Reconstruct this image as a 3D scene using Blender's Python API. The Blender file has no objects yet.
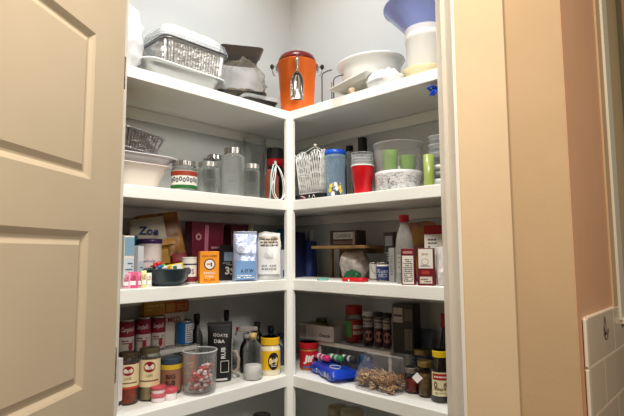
import bpy, bmesh, math, random
from mathutils import Vector, Matrix, noise
PI = math.pi
random.seed(7)
scn = bpy.context.scene
COL = scn.collection

# ---------------------------------------------------------------- camera
CAM = Vector((1.370, -1.3165, 1.3089)); FPX = 476.27
PIT, ROL, YAW = 0.0919, -0.0057, -0.7583
Fv = Vector((math.sin(YAW)*math.cos(PIT), math.cos(YAW)*math.cos(PIT), math.sin(PIT)))
Rv = Vector((math.cos(YAW), -math.sin(YAW), 0)); Uv = Rv.cross(Fv)
R2 = Rv*math.cos(ROL) + Uv*math.sin(ROL); U2 = Uv*math.cos(ROL) - Rv*math.sin(ROL)
cd = bpy.data.cameras.new('camera'); co = bpy.data.objects.new('camera', cd); COL.objects.link(co)
cd.sensor_width = 36; cd.lens = 36*FPX/624; cd.clip_start = 0.02
mw = Matrix((R2, U2, -Fv)).transposed().to_4x4(); mw.translation = CAM
co.matrix_world = mw
scn.camera = co

# ---------------------------------------------------------------- world, lights, exposure
w = bpy.data.worlds.new('world'); scn.world = w; w.use_nodes = True
w.node_tree.nodes['Background'].inputs[0].default_value = (1.0, 0.88, 0.74, 1)
w.node_tree.nodes['Background'].inputs[1].default_value = 0.06

def area(name, loc, target, size, power, col):
    l = bpy.data.lights.new(name, 'AREA'); l.shape = 'DISK'; l.size = size; l.energy = power; l.color = col
    o = bpy.data.objects.new(name, l); COL.objects.link(o); o.location = loc
    o.rotation_euler = (Vector(target)-Vector(loc)).to_track_quat('-Z', 'Y').to_euler()
    return o
def spot_lamp(name, loc, target, power, cone, blend, rad, col):
    l = bpy.data.lights.new(name, 'SPOT'); l.energy = power; l.spot_size = cone; l.spot_blend = blend; l.shadow_soft_size = rad; l.color = col
    o = bpy.data.objects.new(name, l); COL.objects.link(o); o.location = loc
    o.rotation_euler = (Vector(target)-Vector(loc)).to_track_quat('-Z', 'Y').to_euler(); return o
spot_lamp('pantry_downlight', (0.27, -0.33, 2.94), (0.24, -0.29, 0), 42, math.radians(150), 1.0, .05, (0.90, 0.96, 1.0))
area('kitchen_lamp', (1.04, -1.04, 2.86), (0.5, -0.5, 0.6), 0.35, 28, (1.0, 0.945, 0.86))
area('kitchen_lamp', (2.8, -0.65, 2.55), (0.7, -0.6, 1.0), 0.6, 26, (1.0, 0.94, 0.86))
scn.view_settings.view_transform = 'Standard'; scn.view_settings.look = 'None'
scn.view_settings.exposure = 0.35; scn.view_settings.gamma = 1.0
scn.view_settings.use_curve_mapping = False

# ---------------------------------------------------------------- materials
def lin(c):
    return tuple(((v/255)/12.92 if v/255 <= 0.04045 else (((v/255)+0.055)/1.055)**2.4) for v in c)
MATS = {}
def M(rgb, rough=.5, metal=0., trans=0., ior=1.45, bump=None, var=0., vs=20, coat=0., thin=None, tint=None):
    key = (rgb, rough, metal, trans, ior, bump, var, vs, coat, thin, tint)
    if key in MATS: return MATS[key]
    m = bpy.data.materials.new('mat_%d' % len(MATS)); m.use_nodes = True
    nt = m.node_tree; b = nt.nodes['Principled BSDF']
    c = lin(rgb)+(1,)
    b.inputs['Base Color'].default_value = c; b.inputs['Roughness'].default_value = rough
    b.inputs['Metallic'].default_value = metal; b.inputs['IOR'].default_value = ior
    b.inputs['Transmission Weight'].default_value = trans; b.inputs['Coat Weight'].default_value = coat
    tc = nt.nodes.new('ShaderNodeTexCoord')
    if var or tint:
        n = nt.nodes.new('ShaderNodeTexNoise'); n.inputs['Scale'].default_value = vs; n.inputs['Detail'].default_value = 3
        nt.links.new(tc.outputs['Object'], n.inputs['Vector'])
        r = nt.nodes.new('ShaderNodeValToRGB'); r.color_ramp.elements[0].position = .42; r.color_ramp.elements[1].position = .58
        if tint:
            r.color_ramp.elements[0].color = c; r.color_ramp.elements[1].color = lin(tint)+(1,)
        else:
            r.color_ramp.elements[0].color = tuple(v*(1-var) for v in c[:3])+(1,)
            r.color_ramp.elements[1].color = tuple(min(1, v*(1+var)) for v in c[:3])+(1,)
        nt.links.new(n.outputs['Fac'], r.inputs['Fac']); nt.links.new(r.outputs['Color'], b.inputs['Base Color'])
    if bump:
        n = nt.nodes.new('ShaderNodeTexNoise'); n.inputs['Scale'].default_value = bump[0]; n.inputs['Detail'].default_value = 4
        nt.links.new(tc.outputs['Object'], n.inputs['Vector'])
        bp = nt.nodes.new('ShaderNodeBump'); bp.inputs['Strength'].default_value = bump[1]; bp.inputs['Distance'].default_value = .01
        nt.links.new(n.outputs['Fac'], bp.inputs['Height']); nt.links.new(bp.outputs['Normal'], b.inputs['Normal'])
    if thin is not None:      # thin clear film: mostly see-through with a glossy, milky share
        out = nt.nodes['Material Output']; mx = nt.nodes.new('ShaderNodeMixShader'); tr = nt.nodes.new('ShaderNodeBsdfTransparent')
        fr = nt.nodes.new('ShaderNodeLayerWeight'); fr.inputs['Blend'].default_value = .16
        ad = nt.nodes.new('ShaderNodeMath'); ad.operation = 'ADD'; ad.use_clamp = True; ad.inputs[1].default_value = thin
        nt.links.new(fr.outputs['Facing'], ad.inputs[0])
        nt.links.new(ad.outputs[0], mx.inputs[0]); nt.links.new(tr.outputs[0], mx.inputs[1]); nt.links.new(b.outputs[0], mx.inputs[2])
        nt.links.new(mx.outputs[0], out.inputs[0])
    MATS[key] = m; return m

PAINT = M((240, 240, 234), .45, bump=(60, .03))
WALLP = M((205, 208, 207), .7, bump=(90, .05))
BEIGE = M((216, 186, 146), .6, bump=(120, .05), var=.02, vs=4)
BEIGE2 = M((194, 160, 118), .7, bump=(120, .05), var=.02, vs=4)
JAMB = M((226, 216, 200), .45)
DOOR = M((200, 181, 152), .42, bump=(25, .02), var=.02, vs=3)
GLASS = M((172, 178, 174), .04, thin=.035)
FILM = M((200, 202, 202), .12, thin=.07)
CLEARP = M((232, 232, 232), .10, thin=.02)
FGLASS = M((80, 84, 80), .04, thin=.012)
MILKY = M((222, 226, 228), .25, thin=.18)
FOIL = M((200, 200, 200), .28, metal=1., bump=(60, .3))
STEEL = M((200, 198, 194), .25, metal=1.)
WHITE = M((240, 240, 238), .45)
WHITEG = M((238, 238, 236), .2)
CREAM = M((232, 222, 200), .35)
BLACK = M((20, 20, 20), .4)
BLACKG = M((14, 14, 14), .12)
PAPER = M((232, 228, 218), .6)
REDL = M((170, 22, 24), .4)
def col(*c): return M(tuple(c), .5)

# ---------------------------------------------------------------- mesh builder
def cylmap(r, z0=0., a0=0.):           # local front is -Y
    def f(u, v, o=0.):
        a = -PI/2 + a0 + u/r; return Vector(((r+o)*math.cos(a), (r+o)*math.sin(a), z0+v))
    return f
def flatmap(org, ux=(1, 0, 0), uz=(0, 0, 1)):
    org = Vector(org); ux = Vector(ux).normalized(); uz = Vector(uz).normalized(); n = ux.cross(uz)
    def f(u, v, o=0.): return org + ux*u + uz*v + n*o
    return f
def rrect(w, d, rad, z, n=8, fl=0., fn=0, cx=0., cy=0.):
    pts = []; rad = min(rad, w/2-1e-4, d/2-1e-4)
    path = []
    for (sx, sy, a) in ((1, 1, 0), (-1, 1, PI/2), (-1, -1, PI), (1, -1, 1.5*PI)):
        X = sx*(w/2-rad); Y = sy*(d/2-rad)
        for i in range(n+1):
            t = a + i/n*PI/2; path.append((X+rad*math.cos(t), Y+rad*math.sin(t)))
    if fl:
        P = []; m_ = len(path); W0, D0 = (fn[1], fn[2]) if isinstance(fn, tuple) else (w, d); fs = fn[0] if isinstance(fn, tuple) else fn
        for i in range(m_):
            a = Vector(path[i]); b = Vector(path[(i+1) % m_]); L = (b-a).length
            q = i % (n+1); k = 1
            if q == n: k = max(1, 2*int(((W0 if (i//(n+1)) % 2 == 0 else D0)-.06)/(2*fs))+1)
            for j in range(k): P.append(a.lerp(b, j/k))
        out = []
        for i, p in enumerate(P):
            t = (P[(i+1) % len(P)]-P[i-1]); nn = Vector((t.y, -t.x)).normalized()
            out.append(p + nn*(fl if i % 2 else -fl))
        path = [(p.x, p.y) for p in out]
    return [Vector((x+cx, y+cy, z)) for x, y in path]

class MB:
    def __init__(s): s.bm = bmesh.new(); s.mats = []; s.sm = False
    def mi(s, m):
        if m not in s.mats: s.mats.append(m)
        return s.mats.index(m)
    def face(s, vs, m, smooth=False):
        try: f = s.bm.faces.new(vs)
        except ValueError: return
        f.material_index = s.mi(m); f.smooth = smooth
    def box(s, c, size, m, rot=None, bev=0.):
        b = bmesh.new(); bmesh.ops.create_cube(b, size=1)
        bmesh.ops.scale(b, vec=size, verts=b.verts)
        if bev: bmesh.ops.bevel(b, geom=list(b.edges), offset=bev, segments=2, affect='EDGES', profile=.5)
        mt = Matrix.Translation(c) @ (rot.to_4x4() if rot else Matrix.Identity(4))
        vm = {v: s.bm.verts.new(mt @ v.co) for v in b.verts}
        for f in b.faces: s.face([vm[v] for v in f.verts], m)
        b.free(); return s
    def loft(s, rings, m, caps=(True, True), smooth=True, closed=True):
        R = [[s.bm.verts.new(p) for p in r] for r in rings]; n = len(R[0])
        for a, b in zip(R, R[1:]):
            for i in range(n if closed else n-1):
                j = (i+1) % n; s.face([a[i], a[j], b[j], b[i]], m, smooth)
        if caps[0]: s.face(list(reversed(R[0])), m)
        if caps[1]: s.face(R[-1], m)
        return s
    def lathe(s, prof, m, seg=32, c=(0, 0, 0), ax=None, smooth=True):
        c = Vector(c); q = ax.to_track_quat('Z', 'Y').to_matrix() if ax else Matrix.Identity(3)
        rings = []
        for r, z in prof:
            if r < 1e-6: rings.append([s.bm.verts.new(c+q@Vector((0, 0, z)))])
            else: rings.append([s.bm.verts.new(c+q@Vector((r*math.cos(2*PI*i/seg), r*math.sin(2*PI*i/seg), z))) for i in range(seg)])
        for a, b in zip(rings, rings[1:]):
            for i in range(seg):
                j = (i+1) % seg
                if len(a) == 1 and len(b) == 1: continue
                if len(a) == 1: s.face([a[0], b[j], b[i]], m, smooth)
                elif len(b) == 1: s.face([a[i], a[j], b[0]], m, smooth)
                else: s.face([a[i], a[j], b[j], b[i]], m, smooth)
        return s
    def tube(s, pts, r, m, seg=8, closed=False):
        pts = [Vector(p) for p in pts]; n = len(pts); rings = []
        up = Vector((0, 0, 1)); prev = None
        for i in range(n):
            a = pts[i-1] if (i > 0 or closed) else pts[i]; b = pts[(i+1) % n] if (i < n-1 or closed) else pts[i]
            t = (b-a).normalized()
            if prev is None:
                x = t.cross(up) if abs(t.z) < .95 else t.cross(Vector((1, 0, 0)))
            else: x = prev - t*prev.dot(t)
            x.normalize(); prev = x; y = t.cross(x)
            rr = r[i] if isinstance(r, (list, tuple)) else r
            rings.append([pts[i]+(x*math.cos(2*PI*k/seg)+y*math.sin(2*PI*k/seg))*rr for k in range(seg)])
        if closed: rings.append(rings[0]); s.loft(rings, m, (False, False))
        else: s.loft(rings, m)
        return s
    def prism(s, poly, z0, z1, m):
        return s.loft([[Vector((x, y, z0)) for x, y in poly], [Vector((x, y, z1)) for x, y in poly]], m, smooth=False)
    def sphere(s, c, r, m, seg=10, sc=(1, 1, 1)):
        c = Vector(c); n = seg//2+1
        prof = [(abs(math.sin(PI*i/n)), -math.cos(PI*i/n)) for i in range(n+1)]; prof[0] = (0, -1); prof[-1] = (0, 1)
        rings = []
        v0 = len(s.bm.verts)
        s.lathe([(a*r, b*r) for a, b in prof], m, seg)
        s.bm.verts.ensure_lookup_table()
        for v in s.bm.verts[v0:]: v.co = c + Vector((v.co.x*sc[0], v.co.y*sc[1], v.co.z*sc[2]))
        return s
    # --- flat art on a mapped surface
    def rect(s, f, u0, v0, u1, v1, m, o=0., nu=1, nv=1):
        g = [[s.bm.verts.new(f(u0+(u1-u0)*i/nu, v0+(v1-v0)*j/nv, o)) for i in range(nu+1)] for j in range(nv+1)]
        for j in range(nv):
            for i in range(nu): s.face([g[j][i], g[j][i+1], g[j+1][i+1], g[j+1][i]], m, nu > 1)
        return s
    def poly(s, f, pts, m, o=.0006):
        s.face([s.bm.verts.new(f(u, v, o)) for u, v in pts], m); return s
    def ell(s, f, u, v, a, b, m, o=.0006, n=20, hole=0.):
        if hole:
            for i in range(n):
                t0, t1 = 2*PI*i/n, 2*PI*(i+1)/n
                s.poly(f, [(u+a*math.cos(t0), v+b*math.sin(t0)), (u+a*math.cos(t1), v+b*math.sin(t1)),
                           (u+a*hole*math.cos(t1), v+b*hole*math.sin(t1)), (u+a*hole*math.cos(t0), v+b*hole*math.sin(t0))], m, o)
            return s
        for i in range(n):
            t0, t1 = 2*PI*i/n, 2*PI*(i+1)/n
            s.poly(f, [(u, v), (u+a*math.cos(t0), v+b*math.sin(t0)), (u+a*math.cos(t1), v+b*math.sin(t1))], m, o)
        return s
    def text(s, f, st, u, v, h, m, width=None, o=.001, rot=0., bold=.0, shear=0.):
        cu = bpy.data.curves.new('t', 'FONT'); cu.body = st; cu.size = 1; cu.align_x = 'CENTER'; cu.align_y = 'CENTER'
        cu.offset = bold; cu.resolution_u = 2; cu.shear = shear
        ob = bpy.data.objects.new('t', cu); COL.objects.link(ob)
        dg = bpy.context.evaluated_depsgraph_get(); me = ob.evaluated_get(dg).to_mesh()
        if len(me.vertices):
            xs = [q.co.x for q in me.vertices]; ys = [q.co.y for q in me.vertices]
            cx, cy = (min(xs)+max(xs))/2, (min(ys)+max(ys))/2
            k = h/max(1e-4, max(ys)-min(ys)); kx = k if width is None else width/max(1e-4, max(xs)-min(xs))
            cr, sr = math.cos(rot), math.sin(rot); vs = []
            for q in me.vertices:
                x, y = (q.co.x-cx)*kx, (q.co.y-cy)*k; vs.append(s.bm.verts.new(f(u+x*cr-y*sr, v+x*sr+y*cr, o)))
            for p in me.polygons: s.face([vs[i] for i in p.vertices], m)
        ob.to_mesh_clear(); bpy.data.objects.remove(ob); bpy.data.curves.remove(cu); return s
    def lines(s, f, u0, u1, v0, v1, n, m, seed=0, o=.0007, th=.45):   # small print: rows of short dashes
        rd = random.Random(seed); dv = (v1-v0)/n
        for i in range(n):
            u = u0; v = v0+dv*(i+.25)
            while u < u1:
                L = rd.uniform(.08, .3)*(u1-u0); e = min(u1, u+L)
                if rd.random() < .85: s.rect(f, u, v, e, v+dv*th, m, o, nu=2)
                u = e + .04*(u1-u0)
        return s
    def build(s, name, parent=None, label=None, loc=None, wn=True):
        bmesh.ops.recalc_face_normals(s.bm, faces=s.bm.faces) if wn else None
        me = bpy.data.meshes.new(name); s.bm.to_mesh(me); s.bm.free()
        for m in s.mats: me.materials.append(m)
        o = bpy.data.objects.new(name, me); COL.objects.link(o)
        if parent: o.parent = parent
        if loc: o.location = loc
        if label: o['label'] = label
        return o
def jitter(mb, amp, sc, seed=0, start=0, zmin=None):
    mb.bm.verts.ensure_lookup_table()
    for v in mb.bm.verts[start:]:
        n = noise.noise_vector(v.co*sc + Vector((seed*7.3, seed*3.1, seed))); n2 = noise.noise_vector(v.co*sc*2.3 + Vector((seed, seed*5.7, 3)))
        v.co += n*amp + n2*amp*.5
        if zmin is not None and v.co.z < zmin: v.co.z = zmin

def struct(o): o['kind'] = 'structure'; return o
def thing(name, label, cat, loc, rz=0., group=None):
    o = bpy.data.objects.new(name, None); COL.objects.link(o); o.empty_display_size = .05
    o.location = loc; o.rotation_euler = (0, 0, rz); o['label'] = label; o['category'] = cat
    if group: o['group'] = group
    return o

# ---------------------------------------------------------------- the room (shelf corner at the origin, diagonal front wall)
A0 = Vector((0, -.70, 0)); S = Vector((.69679, .71728, 0)); N = Vector((.71728, -.69679, 0))
def sn(s, n, z=0.): p = A0 + S*s + N*n; return Vector((p.x, p.y, z))
def pr(mb, pts, z0, z1, m): return mb.prism([(p.x, p.y) for p in pts], z0, z1, m)
def quadsn(mb, s0, s1, n0, n1, z0, z1, m): return pr(mb, [sn(s0, n0), sn(s1, n0), sn(s1, n1), sn(s0, n1)], z0, z1, m)
D = .30; CH = 3.0; HEAD = 2.32
struct(MB().box((1.0, -1.6, -.05), (4.6, 5.0, .1), M((74, 52, 36), .4, var=.15, vs=6)).build('floor'))
m = MB(); pr(m, [Vector((-.4, -1.1, 0)), sn(-.43, .115), Vector((.983, .15, 0)), Vector((.983, .4, 0)), Vector((-.4, .4, 0))], CH, CH+.05, WALLP); struct(m.build('ceiling'))
struct(MB().box((-.35, -.35, CH/2), (.1, 1.5, CH), WALLP).build('wall_left'))
struct(MB().box((.235, .35, CH/2), (1.27, .1, CH), WALLP).build('wall_right'))
m = MB()
pr(m, [sn(-.43, 0), sn(0, 0), sn(0, .115), sn(-.60, .115)], 0, CH, BEIGE2)
pr(m, [sn(.98, 0), sn(1.398, 0), Vector((.981, .302, 0)), Vector((.981, .148, 0)), sn(.98, .115)], 0, CH, BEIGE2)
quadsn(m, 0, .98, 0, .115, HEAD+.016, CH, BEIGE2)
struct(m.build('wall_front'))
RETW = M((212, 160, 118), .7, bump=(120, .05), var=.02, vs=4)
m = MB(); m.prism([(.9812, .1484), (.983, .150), (.983, .302), (.9812, .302)], 0, CH, RETW); m.box((.9265, .495, CH/2), (.113, .386, CH), RETW); m.box((.9265, .94, .53), (.113, .504, 1.06), RETW); m.box((.9265, .94, 2.925), (.113, .504, .15), RETW); m.box((.9265, 1.25, CH/2), (.113, .12, CH), RETW)
struct(m.build('wall_kitchen'))
# door jamb with stop, casing
m = MB()
quadsn(m, 0, .016, -.001, .131, 0, HEAD, JAMB); quadsn(m, .964, .98, -.001, .131, 0, HEAD, JAMB); quadsn(m, .0, .98, -.001, .131, HEAD, HEAD+.016, JAMB)
quadsn(m, .952, .9645, .03, .075, 0, HEAD, JAMB); quadsn(m, .0155, .026, .03, .075, 0, HEAD, JAMB)
struct(m.build('trim_1'))
m = MB()
for a, b in (((-.14), -.002), (.971, 1.117)):
    pr(m, [sn(a, .1152), sn(b, .1152), sn(b, .129), sn(b-.004, .133), sn(a+.004, .133), sn(a, .129)], 0, HEAD+.15, BEIGE)
quadsn(m, -.002, .971, .1152, .131, HEAD+.014, HEAD+.15, BEIGE)
struct(m.build('trim_2'))
# white painted wall cap and tiles on the return wall, window beside them
TILE = M((216, 190, 158), .22, var=.03, vs=5); GROUT = M((222, 210, 190), .8)
m = MB(); m.box((.986, .445, .56), (.006, .49, 1.12), GROUT)
for k in range(8):
    z1 = 1.118-k*.138; z0 = z1-.133
    if z0 < 0: z0 = 0
    off = .16 if k % 2 else .31
    ys = [.209] + [y for y in (.209+off+i*.30 for i in range(3)) if y < .66] + [.69]
    for a, b in zip(ys, ys[1:]): m.box((.990, (a+b)/2+.001, (z0+z1)/2), (.006, b-a-.004, z1-z0), TILE, bev=.0015)
    m.box((.990, .196, (z0+z1)/2), (.009, .021, z1-z0-.001), M((232, 214, 188), .2), bev=.003)
f = flatmap((.9935, .40, 1.055), (0, 1, 0), (0, 0, 1))
for a, b, c_, d_ in ((0, .02, .014, .03), (.01, -.012, .022, .012), (-.014, .004, .008, .016), (.034, .0, .01, .008)):
    m.ell(f, a, b, c_, d_, M((138, 104, 84), .4), hole=.55)
struct(m.build('trim_3'))
m = MB()
for a, b, c_, mt in ((.55, .61, .008, BEIGE2), (.61, .685, .016, M((214, 200, 172), .45))): m.box((.983+c_/2, (a+b)/2, 1.96), (c_, b-a, 1.78), mt, bev=.002)
m.box((.996, .90, 1.066), (.03, .56, .02), M((214, 200, 172), .45), bev=.003)
struct(m.build('trim_4'))
wf = struct(MB().box((.95, .70, 1.96), (.03, .03, 1.77), M((122, 112, 84), .5)).box((.95, 1.17, 1.96), (.03, .03, 1.77), M((122, 112, 84), .5)).build('window_1'))
MB().box((.945, .935, 1.96), (.006, .44, 1.76), M((214, 186, 138), .25)).build('blind', wf)
ap = thing('dishwasher', 'dark appliance front at the right edge below the window', 'appliance', (1.05, .93, 0))
MB().box((0, 0, .49), (.11, .46, .98), M((42, 40, 36), .3), bev=.008).build('cabinet_body', ap)
MB().tube([(.075, -.2, .86), (.075, .2, .86)], .008, STEEL).tube([(.055, -.17, .86), (.075, -.17, .86)], .006, STEEL).tube([(.055, .17, .86), (.075, .17, .86)], .006, STEEL).build('handle', ap)

# door leaf, opened towards the kitchen
def door_leaf():
    m = MB(); W, H, T = .90, 2.30, .035
    pan = [(1.483, 1.843), (1.0, 1.36), (.24, .877)]; x0, x1 = .137, W-.137
    for side in (0, 1):
        y = 0 if side == 0 else -T; sg = -1 if side == 0 else 1
        def F(pts): m.face([m.bm.verts.new(Vector((px, y+sg*dd, pz))) for px, pz, dd in pts], DOOR)
        F([(0, .01, 0), (x0, .01, 0), (x0, H, 0), (0, H, 0)]); F([(x1, .01, 0), (W, .01, 0), (W, H, 0), (x1, H, 0)])
        zz = [.01]+[q for p in reversed(pan) for q in p]+[H]
        for a, b in zip(zz[::2], zz[1::2]): F([(x0, a, 0), (x1, a, 0), (x1, b, 0), (x0, b, 0)])
        for a, b in pan:
            st = [(0, 0), (.006, .0035), (.014, .0095), (.019, .0095), (.032, .0035), (.046, .0035)]
            for (i0, d0), (i1, d1) in zip(st, st[1:]):
                A = [(x0+i0, a+i0, d0), (x1-i0, a+i0, d0), (x1-i0, b-i0, d0), (x0+i0, b-i0, d0)]
                B = [(x0+i1, a+i1, d1), (x1-i1, a+i1, d1), (x1-i1, b-i1, d1), (x0+i1, b-i1, d1)]
                for k in range(4): F([A[k], A[(k+1) % 4], B[(k+1) % 4], B[k]])
            F([(x0+.046, a+.046, .0035), (x1-.046, a+.046, .0035), (x1-.046, b-.046, .0035), (x0+.046, b-.046, .0035)])
    for a, b in (((0, .01), (W, .01)), ((W, .01), (W, H)), ((W, H), (0, H)), ((0, H), (0, .01))):
        m.face([m.bm.verts.new(Vector(q)) for q in ((a[0], 0, a[1]), (b[0], 0, b[1]), (b[0], -T, b[1]), (a[0], -T, a[1]))], DOOR)
    bmesh.ops.remove_doubles(m.bm, verts=m.bm.verts, dist=1e-5)
    return m
dl = struct(door_leaf().build('door_1', wn=True)); hp = sn(.056, .135)
dl.location = hp; dl.rotation_euler = (0, 0, math.atan2(-.80307, .59588))
m = MB(); m.lathe([(0, 0), (.026, 0), (.026, .006), (.012, .01), (.011, .035), (.026, .045), (.029, .06), (.02, .072), (0, .074)], STEEL, 24, (.84, 0, .95), Vector((0, 1, 0))); m.build('door_knob', dl)
for z in (.22, 1.02, 1.80):
    MB().lathe([(0, -.045), (.006, -.045), (.006, .045), (0, .045)], STEEL, 12, (-.006, -.006, z)).build('hinge', dl)

# ceiling lamp of the pantry (above the frame)
cl = thing('ceiling_lamp', 'round white recessed downlight in the pantry ceiling', 'lamp', (.27, -.33, CH))
MB().lathe([(.060, 0), (.085, 0), (.086, -.004), (.080, -.008), (.060, -.004), (.060, 0)], WHITE, 40).build('trim_ring', cl)

# ---------------------------------------------------------------- shelving
Z1, Z2, Z3, Z4, Z5 = 1.880, 1.514, 1.202, .836, .45
e = .002
Lp = [(-D+e, -.996), (0, -.69), (0, 0), (.664, 0), (.962, D-e), (-D+e, D-e)]
for z, t, lb in ((Z1, .037, 'topmost white L shaped pantry shelf, the one carrying the orange bucket'), (Z2, .040, 'second white L shaped pantry shelf from the top, carrying the glass jars'),
              (Z3, .042, 'middle white L shaped pantry shelf carrying the orange carton'), (Z4, .043, 'lower white L shaped pantry shelf carrying the sauce jars and wire risers'), (Z5, .043, 'lowest dark lying white L shaped pantry shelf at the bottom edge')):
    sh = thing('corner_shelf', lb, 'shelf', (0, 0, z-t), 0, 'white L shaped shelves of the pantry')
    o = MB().prism(Lp, 0, t, PAINT).build('shelf_board', sh)
    bv = o.modifiers.new('b', 'BEVEL'); bv.width = .0025; bv.segments = 2
    for c_, sz in (((-D+.011, -.345, -.021), (.018, 1.24, .04)), ((.33, D-.011, -.021), (1.20, .018, .04))):
        MB().box(c_, sz, PAINT, bev=.002).build('support_cleat', sh)
m = MB(); m.prism([(.0005, .0005), (-.019, .0005), (-.019, -.010), (-.012, -.018), (0.004, -.019), (.011, -.013), (.019, -.004), (.018, .012), (.010, .019), (.0005, .019)], .001, Z1-.037, PAINT)
po = m.build('shelf_post'); po['label'] = 'white square post in front of the inner corner of the shelves'; po['category'] = 'post'

# ---------------------------------------------------------------- placing
def ray(x, y): return Fv + R2*((x-312)/FPX) - U2*((y-208)/FPX)
def on(side, x, y, b):
    r = ray(x, y)
    t = (-b-CAM.x)/r.x if side == 'L' else (b-CAM.y)/r.y
    return CAM + r*t
def spot(side, x0, x1, yt, b, z):
    """centre, width and height of a thing that stands b behind the shelf front"""
    P = on(side, (x0+x1)/2, yt, b); dep = (P-CAM).dot(Fv)
    return Vector((P.x, P.y, z)), dep*(x1-x0)/FPX, P.z-z
def facing(p, off=0.): return math.atan2(CAM.y-p.y, CAM.x-p.x) + PI/2 + off
FL, FR = PI/2, 0.            # facing out of the left / right run

# ---------------------------------------------------------------- kinds
def ridged(r, z0, z1, m, mb=None, n=40, d=.0006):
    mb = mb or MB()
    ring = lambda rr, z, a: [Vector(((rr+(a if i % 2 else 0))*math.cos(2*PI*i/(2*n)), (rr+(a if i % 2 else 0))*math.sin(2*PI*i/(2*n)), z)) for i in range(2*n)]
    mb.loft([ring(r-.002, z0, 0), ring(r, z0+.001, d), ring(r, z1-.002, d), ring(r-.002, z1, 0)], m, smooth=False)
    return mb
def glass_shell(r, h, t=.0025, neck=None, nh=0., m=GLASS, sh=.012, bottom=.004, rb=None):
    """open-topped glass vessel: outer then inner wall"""
    rb = rb or r; nk = neck or r
    out = [(0, 0), (rb-.004, 0), (rb, .004), (r, h-nh-sh if neck else h)]
    if neck: out += [(r*.93+nk*.07, h-nh-sh*.55), (nk+.002, h-nh), (nk, h)]
    inn = [(max(a-t, 0), b) for a, b in reversed(out[1:])]; inn = [(a, max(b, bottom)) for a, b in inn]
    return MB().lathe(out+[(nk-t*.5, h+.001)]+inn+[(0, bottom)], m, 36)
def contents(r, z0, z1, m, rb=None, name='contents', parent=None, sh=None):
    mb = MB(); rb = rb or r
    mb.lathe([(0, z0), (rb-.003, z0), (rb, z0+.003), (r, z1-.003), (r-.004, z1), (0, z1)], m, 32)
    return mb.build(name, parent)
def lid(r, z0, h, m, parent, ridge=True, name='lid', knob=None):
    mb = ridged(r, z0, z0+h, m) if ridge else MB().lathe([(0, z0), (r-.001, z0), (r, z0+.001), (r, z0+h-.002), (r-.002, z0+h), (0, z0+h)], m, 36)
    mb.lathe([(r-.005, z0+h), (r-.006, z0+h+.0006), (0, z0+h+.0006)], m, 36)
    return mb.build(name, parent)
def band(r, z0, z1, m, a=2.6, off=.0006, parent=None, art=None, name='label'):
    mb = MB(); f = cylmap(r+off, z0)
    mb.rect(f, -a/2*r, 0, a/2*r, z1-z0, m, 0, nu=24)
    if art: art(mb, f, a*r, z1-z0)
    return mb.build(name, parent, wn=False)
def jar(name, label, cat, side, x0, x1, yt, b, z, fill, lidm, art=None, lab=None, frac=.9, ridge=True, lid_h=.014, neckf=.86, group=None, glass=FGLASS, labz=(.15, .7), a=2.6, rz=0.):
    p, w, h = spot(side, x0, x1, yt, b, z); r = w/2
    t = thing(name, label, cat, p, facing(p, rz), group)
    body_h = h-lid_h
    glass_shell(r, body_h, neck=r*neckf, nh=.008, m=glass).build('glass_jar', t)
    if fill: contents(r-.0032, .0045, .0045+(body_h-.03)*frac, fill, parent=t)
    if lidm: lid(r*neckf+.003, body_h-.006, lid_h+.006, lidm, t, ridge)
    if lab: band(r, h*labz[0], h*labz[1], lab, a, parent=t, art=art)
    return t, r, h
def can(name, label, cat, side, x0, x1, yt, b, z, lab, art=None, group=None, rz=0., bodym=STEEL):
    p, w, h = spot(side, x0, x1, yt, b, z); r = w/2; t = thing(name, label, cat, p, facing(p, rz), group)
    MB().lathe([(0, .002), (r-.004, .002), (r-.002, 0), (r, .002), (r-.0015, .006), (r-.0015, h-.006), (r, h-.002), (r-.002, h), (r-.004, h-.003), (0, h-.003)], bodym, 36).build('can_body', t)
    band(r-.001, .007, h-.007, lab, 6.1, parent=t, art=art)
    return t, r, h
def carton(name, label, cat, p, rz, w, d, h, m, art=None, side_art=None, group=None, tilt=0., bev=.0015, flap=True):
    t = thing(name, label, cat, p, rz, group)
    if tilt: t.rotation_euler = (tilt, 0, rz)
    MB().box((0, 0, h/2), (w, d, h), m, bev=bev).build('box_body', t)
    if flap: MB().box((0, 0, h+.0004), (w*.96, d*.42, .0008), m).build('top_flap', t)
    if art: mb = MB(); art(mb, flatmap((0, -d/2, 0)), w, h); mb.build('front_print', t, wn=False)
    if side_art:
        mb = MB(); fn, s2 = side_art; fn(mb, flatmap((w/2*s2, 0, 0), (0, s2, 0)), d, h); mb.build('side_print', t, wn=False)
    return t
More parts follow.
